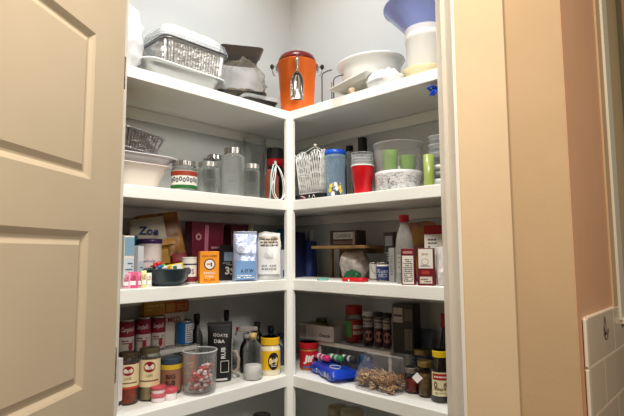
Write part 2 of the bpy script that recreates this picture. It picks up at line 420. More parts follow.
def pouch(name, label, cat, p, rz, w, d, h, m, seed=0, art=None, crump=.006, group=None, seal=None, tilt=0., topw=1., sag=0.):
    """stand-up bag: full at the foot, flat at the sealed top, crumpled"""
    t = thing(name, label, cat, p, rz, group)
    if tilt: t.rotation_euler = (tilt, 0, rz)
    NR, NS = 22, 44
    def surf(a, v):
        hw = w/2*(1-(1-topw)*v); th = d/2*max(.02, (1-v**2.2))*(1 if v > .06 else .75+.25*v/.06)
        c_, s_ = math.cos(a), math.sin(a)
        return Vector((hw*math.copysign(abs(c_)**.55, c_), th*math.copysign(abs(s_)**.75, s_), h*v - sag*v*v*abs(c_)))
    mb = MB(); rings = [[surf(2*PI*i/NS, j/NR) for i in range(NS)] for j in range(NR+1)]
    for j, rg in enumerate(rings):
        for q in rg:
            n_ = noise.noise(q*28+Vector((seed*9.1, 0, 0)))*crump + abs(noise.noise(q*60+Vector((0, seed*4.3, 0))))*crump*.7
            k = math.sin(PI*min(1, .15+j/NR)); q.y += (-1 if q.y < 0 else 1)*n_*k; q.x += noise.noise(q*22+Vector((0, 0, seed*3.7)))*crump*.7*j/NR
            if j == NR: q.z += noise.noise(Vector((q.x*30, seed, 0)))*crump*1.3
    mb.loft(rings, m); mb.build('bag_body', t)
    if seal: MB().box((0, 0, h-.001), (w*topw*.97, .0025, .014), seal, bev=.0008).build('top_seal', t)
    if art:
        mb = MB()
        def f(u, v, o=0.):
            vv = min(.98, max(.02, v/h)); hw = w/2*(1-(1-topw)*vv); c_ = max(-.97, min(.97, u/hw)); a = -math.acos(math.copysign(abs(c_)**(1/.55), c_))
            q = surf(a, vv); n_ = noise.noise(q*28+Vector((seed*9.1, 0, 0)))*crump
            return Vector((q.x, q.y-abs(n_)-crump*.9-o, v))
        art(mb, f, w, h); mb.build('printed_panel', t, wn=False)
    return t
def heap(w, d, h, m, seed, crump=.012, name='bag', parent=None, fl=.0, seg=40, rings=20):
    """loose crumpled bag lying on its own weight"""
    mb = MB(); R_ = []
    for j in range(rings+1):
        th = PI*j/rings; rr = math.sin(th)**.7 if 0 < j < rings else .02; zz = (1-math.cos(th))/2
        R_.append([Vector((w/2*rr*math.cos(2*PI*i/seg), d/2*rr*math.sin(2*PI*i/seg), h*zz)) for i in range(seg)])
    for rg in R_:
        for q in rg:
            o = Vector((seed*5.1, seed*2.2, seed)); n1 = noise.noise_vector(q*24+o); n2 = noise.noise(q*55+o); dr = q-Vector((0, 0, h/2))
            q += n1*crump + dr.normalized()*abs(n2)*crump*1.2
            q.z = max(q.z, 0.0)
    mb.loft(R_, m); return mb.build(name, parent)
def open_bowl(prof_o, t, m, seg=48):
    """profile from the foot centre outwards and up; returns a walled vessel"""
    top = prof_o[-1]; inn = [(max(r-t, 0), z+(t if i < len(prof_o)-1 else 0)) for i, (r, z) in enumerate(prof_o)][::-1]
    inn = [q for q in inn if q[0] > 0]
    return MB().lathe(prof_o+inn+[(0, prof_o[0][1]+t)], m, seg)


# ================================================================ top shelf
def rectpan(t, w, d, h, m, flare=.018, rim=.006, rad=.03, fl=0., fn=.007, waves=0., t_=.0012, z0=0., rimm=None, name='pan_body'):
    """rectangular tray with sloped (optionally fluted) sides and a rolled rim"""
    mb = MB(); a, b = w-2*rim-2*flare, d-2*rim-2*flare
    n = 8; fx = (fn, w, d)
    def rg(k, z, f=0.): return rrect(a+2*flare*k, b+2*flare*k, rad*(.8+.3*k), z, n, max(f, 1e-7) if fl else 0, fx)
    def rr_(ww, dd, z): return rrect(ww, dd, rad*1.1, z, n, 1e-7 if fl else 0, fx)
    o2 = rr_(w, d, h+.001)
    R_ = [rg(.05, 0), rg(.12, .003, fl), rg(.95, h-.004, fl), rg(1., h-.002), rr_(w, d, h-.001), o2, rr_(w-2*rim, d-2*rim, h), rg(.93, h-.006, fl), rg(.10, .003+t_, fl), rg(.03, .001+t_)]
    if waves:
        for rq in (R_[-6], R_[-5], R_[-4]):
            for q in rq: q.z += waves*noise.noise(Vector((q.x*16, q.y*16, 3)))
    mb.loft(R_, m, (True, True), smooth=not fl)
    if rimm:
        mb.tube([Vector((q.x, q.y, q.z)) for q in R_[5]], .0022, rimm, 6, closed=True)
    ob = mb.build(name, t)
    if z0: ob.location.z = z0
    return ob
def panspot(side, px0, px1, yt, b0, z):
    a = on(side, px0, yt, b0); c_ = on(side, px1, yt, b0)
    return a, c_

# foil trays at the left end
a, c_ = panspot('L', 150, 222, 62, .03, Z1); Ln = (c_-a).length
hl = on('L', 160, 60, .03).z - Z1 + .004
t = thing('serving_tray', 'white wavy rimmed foil serving tray, lowest of the stack on the top left shelf', 'tray', (-.03-.115, (a.y+c_.y)/2+.008, Z1), FL)
rectpan(t, Ln+.045, .225, max(.04, hl), M((176, 176, 174), .35, metal=.6, bump=(30, .15)), flare=.035, rim=.012, rad=.045, waves=.012, rimm=WHITE)
z_ = Z1+max(.04, hl)+.002
a, c_ = panspot('L', 167, 228, 42, .035, z_); Ln = (c_-a).length; h2 = on('L', 172, 37, .035).z - z_
t = thing('foil_roasting_pan', 'deep fluted aluminium roasting pan stacked on the white rimmed tray', 'baking pan', (-.035-.105, (a.y+c_.y)/2, z_), FL)
rectpan(t, Ln+.01, .21, h2, FOIL, flare=.012, rim=.008, rad=.03, fl=.0028, fn=.0060)
MB().loft([rrect(Ln-.004, .198, .03, h2+.0025), rrect(Ln+.004, .205, .03, h2+.006), rrect(Ln+.004, .205, .03, h2+.0075), rrect(Ln-.01, .19, .03, h2+.009)], M((52, 52, 52), .35)).build('black_lid', t)
t2 = thing('clear_tray_lid', 'clear ribbed plastic dome lids stacked on top of the foil roasting pan', 'lid', (-.035-.105, (a.y+c_.y)/2, z_+h2+.0095), FL)
for k in range(3):
    mb = MB(); zz = k*.012
    mb.loft([rrect(Ln+.02-k*.008, .212-k*.006, .035, zz), rrect(Ln+.012-k*.008, .206-k*.006, .035, zz+.003), rrect(Ln-.02-k*.008, .17-k*.006, .035, zz+.028), rrect(Ln-.06-k*.008, .14, .03, zz+.031)], CLEARP, (False, True))
    mb.tube(rrect(Ln+.02-k*.008, .212-k*.006, .035, zz)[::2], .0016, MILKY, 5, closed=True)
    mb.build('lid_layer', t2)
# white bag at the door side
p, w_, h_ = spot('L', 118, 142, 9, .08, Z1)
t = thing('plastic_bag', 'tall crumpled white plastic bag at the door end of the top left shelf', 'bag', (p.x, p.y-.012, Z1), FL)
heap(.10, .11, h_, M((206, 206, 208), .4, bump=(45, .25)), 3, .010, 'bag_body', t)
# bagged black trays
p, w_, h_ = spot('L', 219, 262, 53, .155, Z1)
t = thing('tray_bag', 'clear plastic bag of dark brown food trays between the foil pan and the orange bucket', 'bag', p, FL-.55)
TAUPE = M((92, 82, 74), .28)
rectpan(t, w_*.98, .15, .035, TAUPE, flare=.012, rim=.006, rad=.02, z0=h_-.036, name='upper_tray')
rectpan(t, w_*1.10, .17, .030, M((46, 40, 36), .3), flare=.014, rim=.008, rad=.02, z0=.034, name='middle_tray')
rectpan(t, w_*1.05, .16, .024, M((60, 54, 48), .3), flare=.014, rim=.008, rad=.02, z0=.004, name='lower_tray')
heap(w_*.80, .12, .040, M((104, 88, 62), .7, var=.5, vs=60), 9, .008, 'paper_wrapping', t).location.z = .055
heap(w_*1.10, .185, h_*.80, M((150, 138, 120), .14, thin=.06, bump=(40, .8)), 5, .018, 'bag_film', t).location.z = .003
p, w_, h_ = spot('L', 238, 277, 88, .06, Z1)
t = thing('flat_food_container', 'low clear takeaway container with a black rim beside the orange bucket', 'container', (p.x+.004, p.y-.010, Z1), FL-.2)
mb = MB(); mb.loft([rrect(w_-.02, .09, .02, 0), rrect(w_-.004, .105, .02, .018)], M((40, 36, 34), .3), (True, False)); mb.build('black_base', t)
mb = MB(); mb.loft([rrect(w_, .108, .02, .018), rrect(w_-.01, .1, .02, .034), rrect(w_-.03, .08, .02, .038)], FILM, (False, True)); mb.build('clear_top', t)
# orange bucket on the corner
bp = on('R', 298, 57, .062); bp = Vector((-.034, .078, Z1)); hB = on('R', 298, 64, .078).z-Z1
ORANGE = M((255, 118, 20), .4, coat=.1)
t = thing('ice_bucket', 'bright orange metal ice bucket with a dark red lid standing over the shelf corner', 'bucket', bp, facing(bp))
rt, rb_ = .083, .067
MB().lathe([(0, 0), (rb_-.004, 0), (rb_, .003), (rt, hB-.004), (rt+.002, hB-.002), (rt+.002, hB), (rt-.002, hB+.001), (rt-.004, hB-.004), (rb_-.003, .006), (0, .006)], ORANGE, 48).build('bucket_body', t)
MB().lathe([(0, hB-.002), (rt-.004, hB-.002), (rt-.003, hB+.014), (rt-.012, hB+.030), (rt-.035, hB+.042), (0, hB+.047)], M((104, 18, 10), .35), 48).build('lid', t)
for sx in (-1, 1):
    mb = MB(); q = Vector((sx*(rt+.004), 0, hB-.018)); mb.box(q, (.008, .026, .03), STEEL, bev=.002)
    mb.tube([q+Vector((sx*.004, 0, .004)), q+Vector((sx*.016, 0, .012)), q+Vector((sx*.020, 0, -.006)), q+Vector((sx*.014, 0, -.030)), q+Vector((sx*.006, 0, -.034))], .0026, STEEL, 8)
    mb.sphere(q+Vector((sx*.020, -.002, .006)), .009, M((50, 30, 26), .3), 12, (1, .8, 1.3)); mb.build('side_handle', t)
f = flatmap((0, -(rt+.004), hB-.105), (1, 0, 0), (0, .12, 1))
t = thing('metal_scoop', 'small steel scoop hanging on the front of the orange bucket', 'scoop', bp, facing(bp))
slope = (rt-rb_)/hB; yw = lambda z: -(rb_+slope*z)-.003
mb = MB(); rings = []; z0 = hB-.188; L_ = .112
for k in range(11):
    f_ = k/10; z = z0+L_*f_; wr = .027*math.sqrt(max(.12, 1-max(0, (f_-.55)/.47)**2))
    dep = .024*min(1, .25+f_*2)*(1 if k < 9 else .8)
    rings.append([Vector((wr*math.cos(PI*i/10), yw(z)-.004-.024+dep*math.sin(PI*i/10), z)) for i in range(11)])
mb.loft(rings, STEEL, (False, False), closed=False)
L2 = rings[-1]; cy_ = yw(hB-.07)-.014
mb.loft([L2, [Vector((q.x*.5, q.y*.5+cy_*.5, q.z+.008)) for q in L2], [Vector((q.x*.15, q.y*.1+cy_*.9, q.z+.011)) for q in L2]], STEEL, (False, False), closed=False)
so = mb.build('scoop_bowl', t); sm_ = so.modifiers.new('s', 'SOLIDIFY'); sm_.thickness = .0012
yb = yw(hB)
MB().tube([(0, cy_, hB-.070), (0, cy_+.002, hB-.05), (0, yb-.008, hB-.02), (0, yb-.007, hB-.006)], [.005, .006, .008, .006], STEEL, 10).tube([(0, yb-.007, hB-.008), (0, yb-.002, hB+.004), (0, yb+.004, hB+.003)], .0016, STEEL, 6).build('scoop_handle', t)

# black wire stand with the square plate, white casserole and bag, right run
p, w_, h_ = spot('R', 322, 342, 72, .05, Z1)
BW = M((24, 24, 26), .35)
t = thing('wire_plate_stand', 'black bent wire plate stand to the right of the orange bucket', 'stand', p, FR)
for yy in (-.02, .05):
    MB().tube([(-w_*.45, yy, .002), (-w_*.45, yy, h_-.012), (-w_*.38, yy, h_-.003), (-w_*.1, yy, h_), (w_*.2, yy, h_-.002)], .0022, BW, 8).tube([(w_*.2, yy, .002), (w_*.2, yy, h_*.6)], .0018, BW, 8).tube([(-w_*.45, yy, .002), (w_*.5, yy, .002)], .0022, BW, 8).build('wire_frame', t)
MB().tube([(-w_*.45, -.02, .002), (-w_*.45, .05, .002)], .0022, BW, 8).build('wire_frame', t)
# square plate tilted towards the viewer
a_ = on('R', 326, 88, .03); b_ = on('R', 385, 80, .06)
pc = on('R', 356, 86, .055)
t = thing('square_plate', 'white square plate tipped forward in front of the white casserole bowl', 'plate', (pc.x-.008, .068, Z1), -.35)
mb = MB(); sz = .165; rot = Matrix.Rotation(.26, 3, 'X') @ Matrix.Rotation(-.16, 3, 'Y') @ Matrix.Rotation(.62, 3, 'Z')
def rq(s_, z): return [rot @ v + Vector((0, 0, .052)) for v in rrect(s_, s_, .012, z, 4)]
mb.loft([rq(.10, -.008), rq(.104, -.011), rq(.12, -.010), rq(sz-.004, .004), rq(sz, .006), rq(sz-.003, .008), rq(.125, -.005), rq(.11, -.006)], M((226, 224, 214), .25), (True, True))
mb.build('plate_body', t)
p, w_, h_ = spot('R', 332, 404, 60, .175, Z1)
R_ = w_/2*.90; h_ = on('R', 366, 50, .175-R_*.8).z-Z1
t = thing('casserole_bowl', 'large round white bowl with a wide rim at the back of the top right shelf', 'bowl', (p.x, .188, Z1), 0)
ob = open_bowl([(0, h_*.25), (R_*.40, h_*.25), (R_*.50, h_*.28), (R_*.72, h_*.50), (R_*.86, h_*.74), (R_*.90, h_-.016), (R_*.97, h_-.012), (R_, h_-.006), (R_-.002, h_)], .004, WHITEG).build('bowl_body', t)
ob.scale = (1.12, .92, 1)
MB().lathe([(0, 0), (R_*.46, 0), (R_*.47, .004), (R_*.48, h_*.25), (R_*.3, h_*.26), (0, h_*.26)], M((222, 212, 176), .4), 40).build('shaded_foot', t, label='beige added foot, coloured as the shaded underside of the bowl')  # added foot, its beige stands in for shading under the bowl
p, w_, h_ = spot('R', 366, 402, 66, .052, Z1)
t = thing('plastic_bag', 'low crumpled white plastic bag between the square plate and the white tub', 'bag', p, FR)
heap(w_, .085, h_*.72, M((222, 222, 224), .3, bump=(60, .3)), 11, .012, 'bag_body', t)
bpos = on('R', 353, 87, .02)
t = thing('bag_tie', 'small tan twist of cork resting at the plate edge', 'cork', (bpos.x, .012, Z1), .4)
MB().lathe([(0, 0), (.010, 0), (.012, .004), (.011, .022), (0, .024)], M((196, 172, 146), .7, var=.15, vs=120), 16).build('cork_body', t)
# tub and blue bowl at the right end
p, w_, h_ = spot('R', 405, 445, 27, .13, Z1)
pz = on('R', 404, 72, .08)
zt = .052
t = thing('shallow_dish', 'cream coloured shallow dish under the white tub', 'dish', (p.x-.005, .13, Z1), 0)
open_bowl([(0, 0), (.045, 0), (.055, .004), (w_/2+.004, .040), (w_/2+.016, .0505)], .003, M((226, 214, 172), .4)).build('dish_body', t)
t = thing('white_tub', 'tall white plastic tub holding the blue bowl at the right end of the top shelf', 'tub', (p.x, .13, Z1+zt), facing(p))
hT = h_-zt-.036
open_bowl([(0, 0), (w_/2*.86, 0), (w_/2*.9, .004), (w_/2*.97, hT-.02), (w_/2, hT-.018), (w_/2+.001, hT)], .003, WHITEG).build('tub_body', t)
f = None
t = thing('mixing_bowl', 'periwinkle blue mixing bowl nested in the white tub', 'bowl', (p.x, .13, Z1+zt+.006), 0)
wB = w_/2
P2 = on('R', 391, 24, .13); rB = min(.138, p.x-P2.x); zB = on('R', 391, 22, .13).z-Z1-zt-.006
BLUE = M((140, 156, 220), .25, coat=.3)
mb = open_bowl([(0, 0), (wB*.6, 0), (wB*.7, .006), (wB*.90, hT-.022), (wB*.98, hT+.014), (rB*.9, zB-.022), (rB, zB-.004), (rB+.006, zB-.002), (rB+.006, zB+.004), (rB, zB+.005)], .003, BLUE); mb.build('bowl_body', t)
mb = MB(); mb.lathe([(wB*.95, hT-.006), (wB*.99, hT+.013), (wB*.985+.002, hT+.020)], M((226, 228, 236), .25), 48); mb.build('pale_foot', t, label='pale translucent lower side')

# blue bow hanging under the top shelf at the jamb
bb = on('R', 437, 108, .01)
t = thing('ribbon_bow', 'small bright blue bow fixed under the top shelf beside the door jamb', 'bow', (bb.x-.004, .030, Z1-.0375), facing(bb))
BL = M((28, 84, 225), .25); mb = MB()
mb.tube([(0, 0, 0), (0, 0, -.018)], .002, BL, 6).sphere((0, 0, -.020), .006, BL, 10)
for k, (ax_, az_) in enumerate(((-.034, .006), (.030, .008), (-.026, -.018), (.008, -.044), (.024, -.018), (-.016, .006))):
    pts = [Vector((0, 0, -.02)), Vector((ax_*.6, -.006+.004*k, -.02+az_*.5+.006)), Vector((ax_, .002*k, -.02+az_)), Vector((ax_*.6, .006, -.02+az_*.5-.006)), Vector((0, 0, -.02))]
    mb.tube(pts, .0048, BL, 6)
mb.build('bow_loops', t)

# ================================================================ second shelf, left run
a, c_ = panspot('L', 118, 176, 165, .035, Z2)
pm = Vector((-.035-.11, (a.y+c_.y)/2-.01, Z2)); Ln = (c_-a).length
hh = on('L', 140, 163, .035).z-Z2
t = thing('casserole_dish', 'cream rectangular baking dish, lowest of the dishes at the left of the second shelf', 'baking dish', pm, FL)
rectpan(t, Ln+.02, .22, hh, M((226, 214, 202), .35), flare=.03, rim=.008, rad=.05, rimm=M((216, 200, 190), .3))
h2 = .030
t = thing('serving_platter', 'white deep platter lying on the cream baking dish', 'platter', (pm.x, pm.y+.012, Z2+hh+.002), FL)
rectpan(t, Ln+.055, .22, h2, M((232, 230, 232), .3, bump=(30, .1)), flare=.03, rim=.012, rad=.05, waves=.004)
zt = Z2+hh+h2+.004
h3 = on('L', 138, 134, .05).z-zt
t = thing('foil_loaf_pan', 'fluted aluminium pan with a raised yellow edge on the white platter', 'baking pan', (pm.x, pm.y-.004, zt+.012), FL)
t.rotation_euler = (0, .14, FL)
rectpan(t, Ln*.86, .20, h3, FOIL, flare=.016, rim=.006, rad=.03, fl=.0028, fn=.0060)
f = flatmap((0, 0, h3+.002)); mb = MB()
mb.loft([rrect(Ln*.80, .17, .03, h3+.0015), rrect(Ln*.78, .16, .03, h3+.008), rrect(Ln*.5, .10, .03, h3+.013)], M((176, 146, 40), .35, metal=.6)); mb.build('gold_insert', t)
p = on('L', 122, 130, .16)
t = thing('plastic_scraper', 'dark green plastic spatula tip above the fluted pan beside the door', 'spatula', (p.x, p.y+.005, zt+h3+.016), FL)
MB().box((0, 0, .006), (.05, .03, .006), M((52, 60, 46), .4), bev=.002).tube([(.0, 0, .006), (-.06, 0, .008)], .004, M((60, 60, 50), .4)).build('spatula_body', t)

def art_salsa(mb, f, w, h):
    mb.rect(f, -w/2, h*.72, w/2, h*.98, M((150, 52, 30), .5), .0006, nu=24)
    mb.rect(f, -w/2, 0, w/2, h*.20, M((30, 100, 36), .5), .0006, nu=24)
    for k in range(9):
        u = -w*.26+k*w*.065; mb.ell(f, u, h*.46+(k % 2)*h*.06, w*.028, h*.13, M((30, 34, 70), .5), .0009, 12, hole=.5)
j, r, h = jar('label_jar', 'squat glass jar with a white label edged red above and green below', 'jar', 'L', 172, 197, 162, .055, Z2, M((214, 216, 208), .6), STEEL, art_salsa, PAPER, frac=.6, labz=(.08, .66), a=4.2, lid_h=.012)
# empty glass jars
def emptyjar(name, label, cat, side, x0, x1, yt, b, z, top=None, neckf=.84, group='empty glass jars on the second shelf', lid_h=.013):
    p, w_, h_ = spot(side, x0, x1, yt, b, z); t = thing(name, label, cat, p, facing(p), group)
    bh = h_-(lid_h if top else 0)
    glass_shell(w_/2, bh, neck=w_/2*neckf, nh=.01, t=.003).build('glass_jar', t)
    mb = MB(); f = cylmap(w_/2*1.0, 0)           # raised glass pattern
    for k in range(7):
        mb.tube([f(-.012+.004*k, bh*.3, 0), f(-.010+.004*k, bh*.5, .0004)], .0009, GLASS, 5)
    mb.build('embossing', t)
    if top: lid(w_/2*neckf+.003, bh-.008, lid_h+.006, top, t)
    else: mb = MB(); [mb.tube([Vector((w_/2*neckf*1.03*math.cos(a), w_/2*neckf*1.03*math.sin(a), bh-.004-.004*q)) for a in [2*PI*i/28 for i in range(28)]], .0011, GLASS, 5, closed=True) for q in range(2)]; mb.build('neck_thread', t)
    return t
emptyjar('glass_jar', 'wide empty glass jar right of the jar with the striped label', 'jar', 'L', 198, 219, 162, .065, Z2, M((196, 196, 190), .3, metal=.9))
emptyjar('glass_jar', 'tall empty bottle-necked glass jar with a zinc lid, tallest of the front jars', 'jar', 'L', 221, 245, 148, .075, Z2, STEEL, neckf=.66, lid_h=.018)
emptyjar('glass_jar', 'small empty glass jar with a narrow metal lid left of the white cord', 'jar', 'L', 243, 260, 164, .055, Z2, M((210, 210, 206), .3, metal=.9), neckf=.8)
emptyjar('glass_jar', 'lidded glass jar mostly hidden behind the wide empty jar', 'jar', 'L', 207, 222, 155, .255, Z2, STEEL)
p, w_, h_ = spot('L', 243, 266, 139, .235, Z2)
t = thing('glass_pitcher', 'tall clear glass pitcher behind the small lidded jar', 'pitcher', p, facing(p))
mb = glass_shell(w_/2, h_, t=.003, rb=w_/2*.8); mb.build('pitcher_body', t)
MB().tube([(w_*.48, 0, h_*.85), (w_*.8, 0, h_*.8), (w_*.82, 0, h_*.5), (w_*.45, 0, h_*.35)], .004, GLASS, 10).build('handle', t)
p, w_, h_ = spot('L', 266, 284, 149, .13, Z2)
t = thing('dark_bottle', 'black bottle with a red collar near the shelf post', 'bottle', p, facing(p))
MB().lathe([(0, 0), (w_/2-.003, 0), (w_/2, .003), (w_/2, h_*.60), (w_/2*.9, h_*.64), (w_/2*.9, h_*.66)], M((22, 16, 18), .2), 32).build('bottle_body', t)
mb = MB().lathe([(0, h_*.655), (w_/2*.93, h_*.655), (w_/2*.93, h_*.80), (0, h_*.80)], M((150, 16, 24), .35), 32); f = cylmap(w_/2*.93, h_*.655); mb.rect(f, -.003, .006, .007, .020, WHITE, .0008); mb.build('red_collar', t)
ridged(w_/2*.9, h_*.80, h_, BLACK).lathe([(w_/2*.9-.002, h_), (0, h_)], BLACK, 32).build('cap', t)
p, w_, h_ = spot('L', 264, 279, 170, .055, Z2)
t = thing('brown_jar', 'small copper brown glass jar with a white cord looped over it', 'jar', p, facing(p))
MB().lathe([(0, 0), (w_/2-.003, 0), (w_/2, .004), (w_/2, h_*.75), (w_/2*.75, h_*.88), (w_/2*.75, h_), (0, h_)], M((126, 66, 48), .2, coat=.5), 28).build('jar_body', t)
tc_ = thing('cord_loop', 'white and pale teal cord looped over the brown jar by the post', 'cord', (-.012, p.y, Z2), FL)
y_ = .0; mb = MB()
def closedloop(pts, n=6):
    out = []; m_ = len(pts)
    for i in range(m_):
        p0, p1, p2, p3 = [Vector(pts[(i+k-1) % m_]) for k in range(4)]
        for j in range(n):
            t_ = j/n; out.append(.5*((2*p1)+(p2-p0)*t_+(2*p0-5*p1+4*p2-p3)*t_*t_+(3*p1-p0-3*p2+p3)*t_**3))
    return out
hC = h_+.012
mb.tube(closedloop([(-.004, .0, .004), (-.024, .0, .035), (-.016, .0, hC*.8), (.004, .016, hC+.004), (.020, .0, hC*.75), (.034, .0, .04), (.016, -.002, .004)]), .0020, WHITE, 8, closed=True)
mb.tube(closedloop([(-.012, .004, .004), (-.032, .004, .05), (-.004, .01, hC+.002), (.024, .004, hC*.6), (.024, .004, .014)]), .0018, M((232, 232, 228), .5), 8, closed=True)
mb.build('white_cord', tc_)
MB().tube([(-.046, 0, .003), (-.042, 0, .04), (-.036, .004, hC*.7), (-.012, .018, hC+.006)], .0028, M((168, 208, 204), .5), 8).build('teal_cord', tc_)

# second shelf, right run
p, w_, h_ = spot('R', 296, 324, 192, .045, Z2)
h0 = .022
a_ = on('R', 297, 195, .03); b_ = on('R', 325, 195, .03)
cx = (a_.x+b_.x)/2-.004
t = thing('black_tin', 'low black tin with white script under the white wire basket', 'tin', (cx, .062, Z2), FR)
mb = MB().box((0, 0, h0/2), (b_.x-a_.x, .075, h0), BLACK, bev=.002); mb.build('tin_body', t)
mb = MB(); f = flatmap((0, -.0375, 0)); mb.rect(f, -.042, .003, -.020, h0-.004, M((120, 20, 40), .4), .0005)
mb.tube([f(-.044, .017, .001), f(-.03, .012, .001), (f(-.018, .006, .001))], .0011, WHITE, 5); mb.tube([f(.018, .004, .001), f(.026, .018, .001), f(.034, .005, .001)], .0012, WHITE, 5); mb.tube([f(.002, .006, .001), f(.004, .017, .001)], .0012, WHITE, 5)
mb.build('white_script', t, wn=False)
hb = on('R', 310, 150, .06).z-Z2-h0; ww = (b_.x-a_.x)*.84
t = thing('wire_basket', 'white woven wire basket with a pearl knob right of the post', 'basket', (cx, .062, Z2+h0), FR)
mb = MB(); WW = M((226, 226, 222), .35)
def bk(u, v):         # a flared square tube, u 0..4 around, v 0..1 up
    k = .43+.11*v; hx, hy = ww*k, .075*k; s_ = int(u) % 4; f_ = u-int(u)
    c4 = [(-hx, -hy), (hx, -hy), (hx, hy), (-hx, hy)]; a, b = c4[s_], c4[(s_+1) % 4]
    crown = .12*abs(math.sin(2*PI*f_))*v
    return Vector((a[0]+(b[0]-a[0])*f_, a[1]+(b[1]-a[1])*f_, .003+(v*(.86+crown))*hb*.93))
for k in range(40):
    u = k/10; mb.tube([bk((u+j*.042) % 4, j/6) for j in range(7)], .0012, WW, 5); mb.tube([bk((u-j*.042+4) % 4, j/6) for j in range(7)], .0012, WW, 5)
for v in (0, .5, 1): mb.tube([bk(i/8, v) for i in range(32)], .0018, WW, 5, closed=True)
for s_ in range(4): mb.tube([bk(s_, j/4) for j in range(5)], .002, WW, 5)
mb.build('woven_wire', t)
for s_ in range(4):
    q = bk(s_, 1); MB().tube([q, q+Vector((0, 0, .008)), q+Vector((q.x*.08, q.y*.08, .014))], .002, WW, 6).build('corner_finial', t)
mb = MB(); zc = .95*hb
for s_ in range(4):
    q = bk(s_, 1); mb.tube([q, q*.6+Vector((0, 0, hb*.43)), Vector((0, 0, hb*1.06))], .0015, WW, 6)
mb.sphere((0, 0, hb*1.06+.004), .007, M((226, 216, 204), .25), 14).build('pearl_knob', t)
# tumbler with blue lid
p, w_, h_ = spot('R', 324.5, 346, 151, .075, Z2); r = w_/2
t = thing('drink_tumbler', 'clear ribbed tumbler with a bright blue lid and yellow lemon stickers', 'tumbler', p, facing(p))
prof = [(0, 0), (r*.80, 0), (r*.83, .004)]
for k in range(11): z = .010+k*(h_-.03)/11; prof += [(r*(.83+.012*k), z), (r*(.83+.012*k)+.0012, z+.004), (r*(.835+.012*k), z+.008)]
prof += [(r*.96, h_-.016)]
MB().lathe(prof+[(r*.93, h_-.016), (r*.80, .008), (0, .006)], M((172, 206, 234), .12, thin=.28), 36).build('cup_body', t)
MB().lathe([(0, h_-.018), (r*.98, h_-.018), (r, h_-.015), (r, h_-.002), (r-.003, h_), (r-.006, h_-.003), (0, h_-.003)], M((24, 84, 200), .3), 40).build('lid', t)
mb = MB(); f = cylmap(r*.93, 0)
for (u, v, c_) in ((-.018, .045, (232, 206, 60)), (.016, .040, (238, 214, 80)), (-.022, .028, (226, 196, 50)), (.020, .026, (232, 206, 60)), (.0, .05, (240, 240, 236)), (-.002, .022, (70, 80, 90)), (.004, .034, (240, 240, 240)), (-.010, .014, (240, 240, 240)), (.010, .014, (50, 60, 70))):
    mb.ell(f, u, v, .007, .009, col(*c_), .001, 14)
for k in range(26):
    rd = random.Random(k); mb.ell(f, rd.uniform(-.02, .02), rd.uniform(.010, .056), .0018, .002, WHITE if k % 3 else col(60, 66, 76), .0014, 8)
mb.build('lemon_stickers', t, wn=False)
p, w_, h_ = spot('R', 346, 353, 152, .125, Z2)
t = thing('drinking_glass', 'narrow clear glass between the blue lidded tumbler and the red cup', 'glass', p, facing(p))
glass_shell(w_/2, h_, t=.002, rb=w_/2*.85).build('glass_body', t)
for px0, px1, yt, lb in ((346, 353, 146, 'slim dark bottle standing behind the blue lidded tumbler'), (358, 367, 138, 'black capped bottle standing behind the red cup')):
    p, w_, h_ = spot('R', px0, px1, yt, .225, Z2)
    t = thing('slim_bottle', lb, 'bottle', p, facing(p))
    MB().lathe([(0, 0), (w_/2*1.2, 0), (w_/2*1.25, .004), (w_/2*1.25, h_*.6), (w_/2*.9, h_*.72), (w_/2*.9, h_*.74), (0, h_*.74)], M((34, 34, 32), .2), 24).build('bottle_body', t)
    ridged(w_/2, h_*.74, h_, BLACK, n=20).lathe([(w_/2-.002, h_), (0, h_)], BLACK, 24).build('cap', t)
# red cup with clear cups nested in it
p, w_, h_ = spot('R', 350.5, 374.5, 166, .05, Z2); r = w_/2
t = thing('party_cup', 'red plastic cup with a white rim holding nested clear cups', 'cup', p, facing(p))
RC = M((206, 16, 30), .3)
mb = MB().lathe([(0, .003), (r*.66, .003), (r*.70, 0), (r*.72, .003), (r*.78, h_*.33), (r*.80, h_*.34), (r*.86, h_*.62), (r*.88, h_*.63), (r*.95, h_-.004)], RC, 40)
mb.lathe([(r*.93, h_-.006), (r*.70, .006), (0, .006)], WHITE, 40); mb.build('cup_body', t)
MB().lathe([(r*.94, h_-.004), (r*.985, h_-.004), (r, h_-.002), (r*.985, h_), (r*.93, h_), (r*.925, h_-.006)], WHITE, 40).build('white_rim', t)
top = on('R', 362, 151, .05).z-Z2; n_ = 5; dz = (top-h_-.004)/n_
for k in range(n_):
    zz = Z2+h_+.0015+k*dz; c0 = thing('clear_cup', 'clear plastic cup nested above the red cup', 'cup', (p.x, p.y, zz-.012), 0, 'clear plastic cups stacked in the red cup')
    MB().lathe([(r*.78-.0, -.028+.014), (r*.90, .010), (r*.96, .012), (r*.97, .0135), (r*.95, .0145), (r*.88, .012), (r*.765, -.012)], MILKY, 36).build('cup_wall', c0)
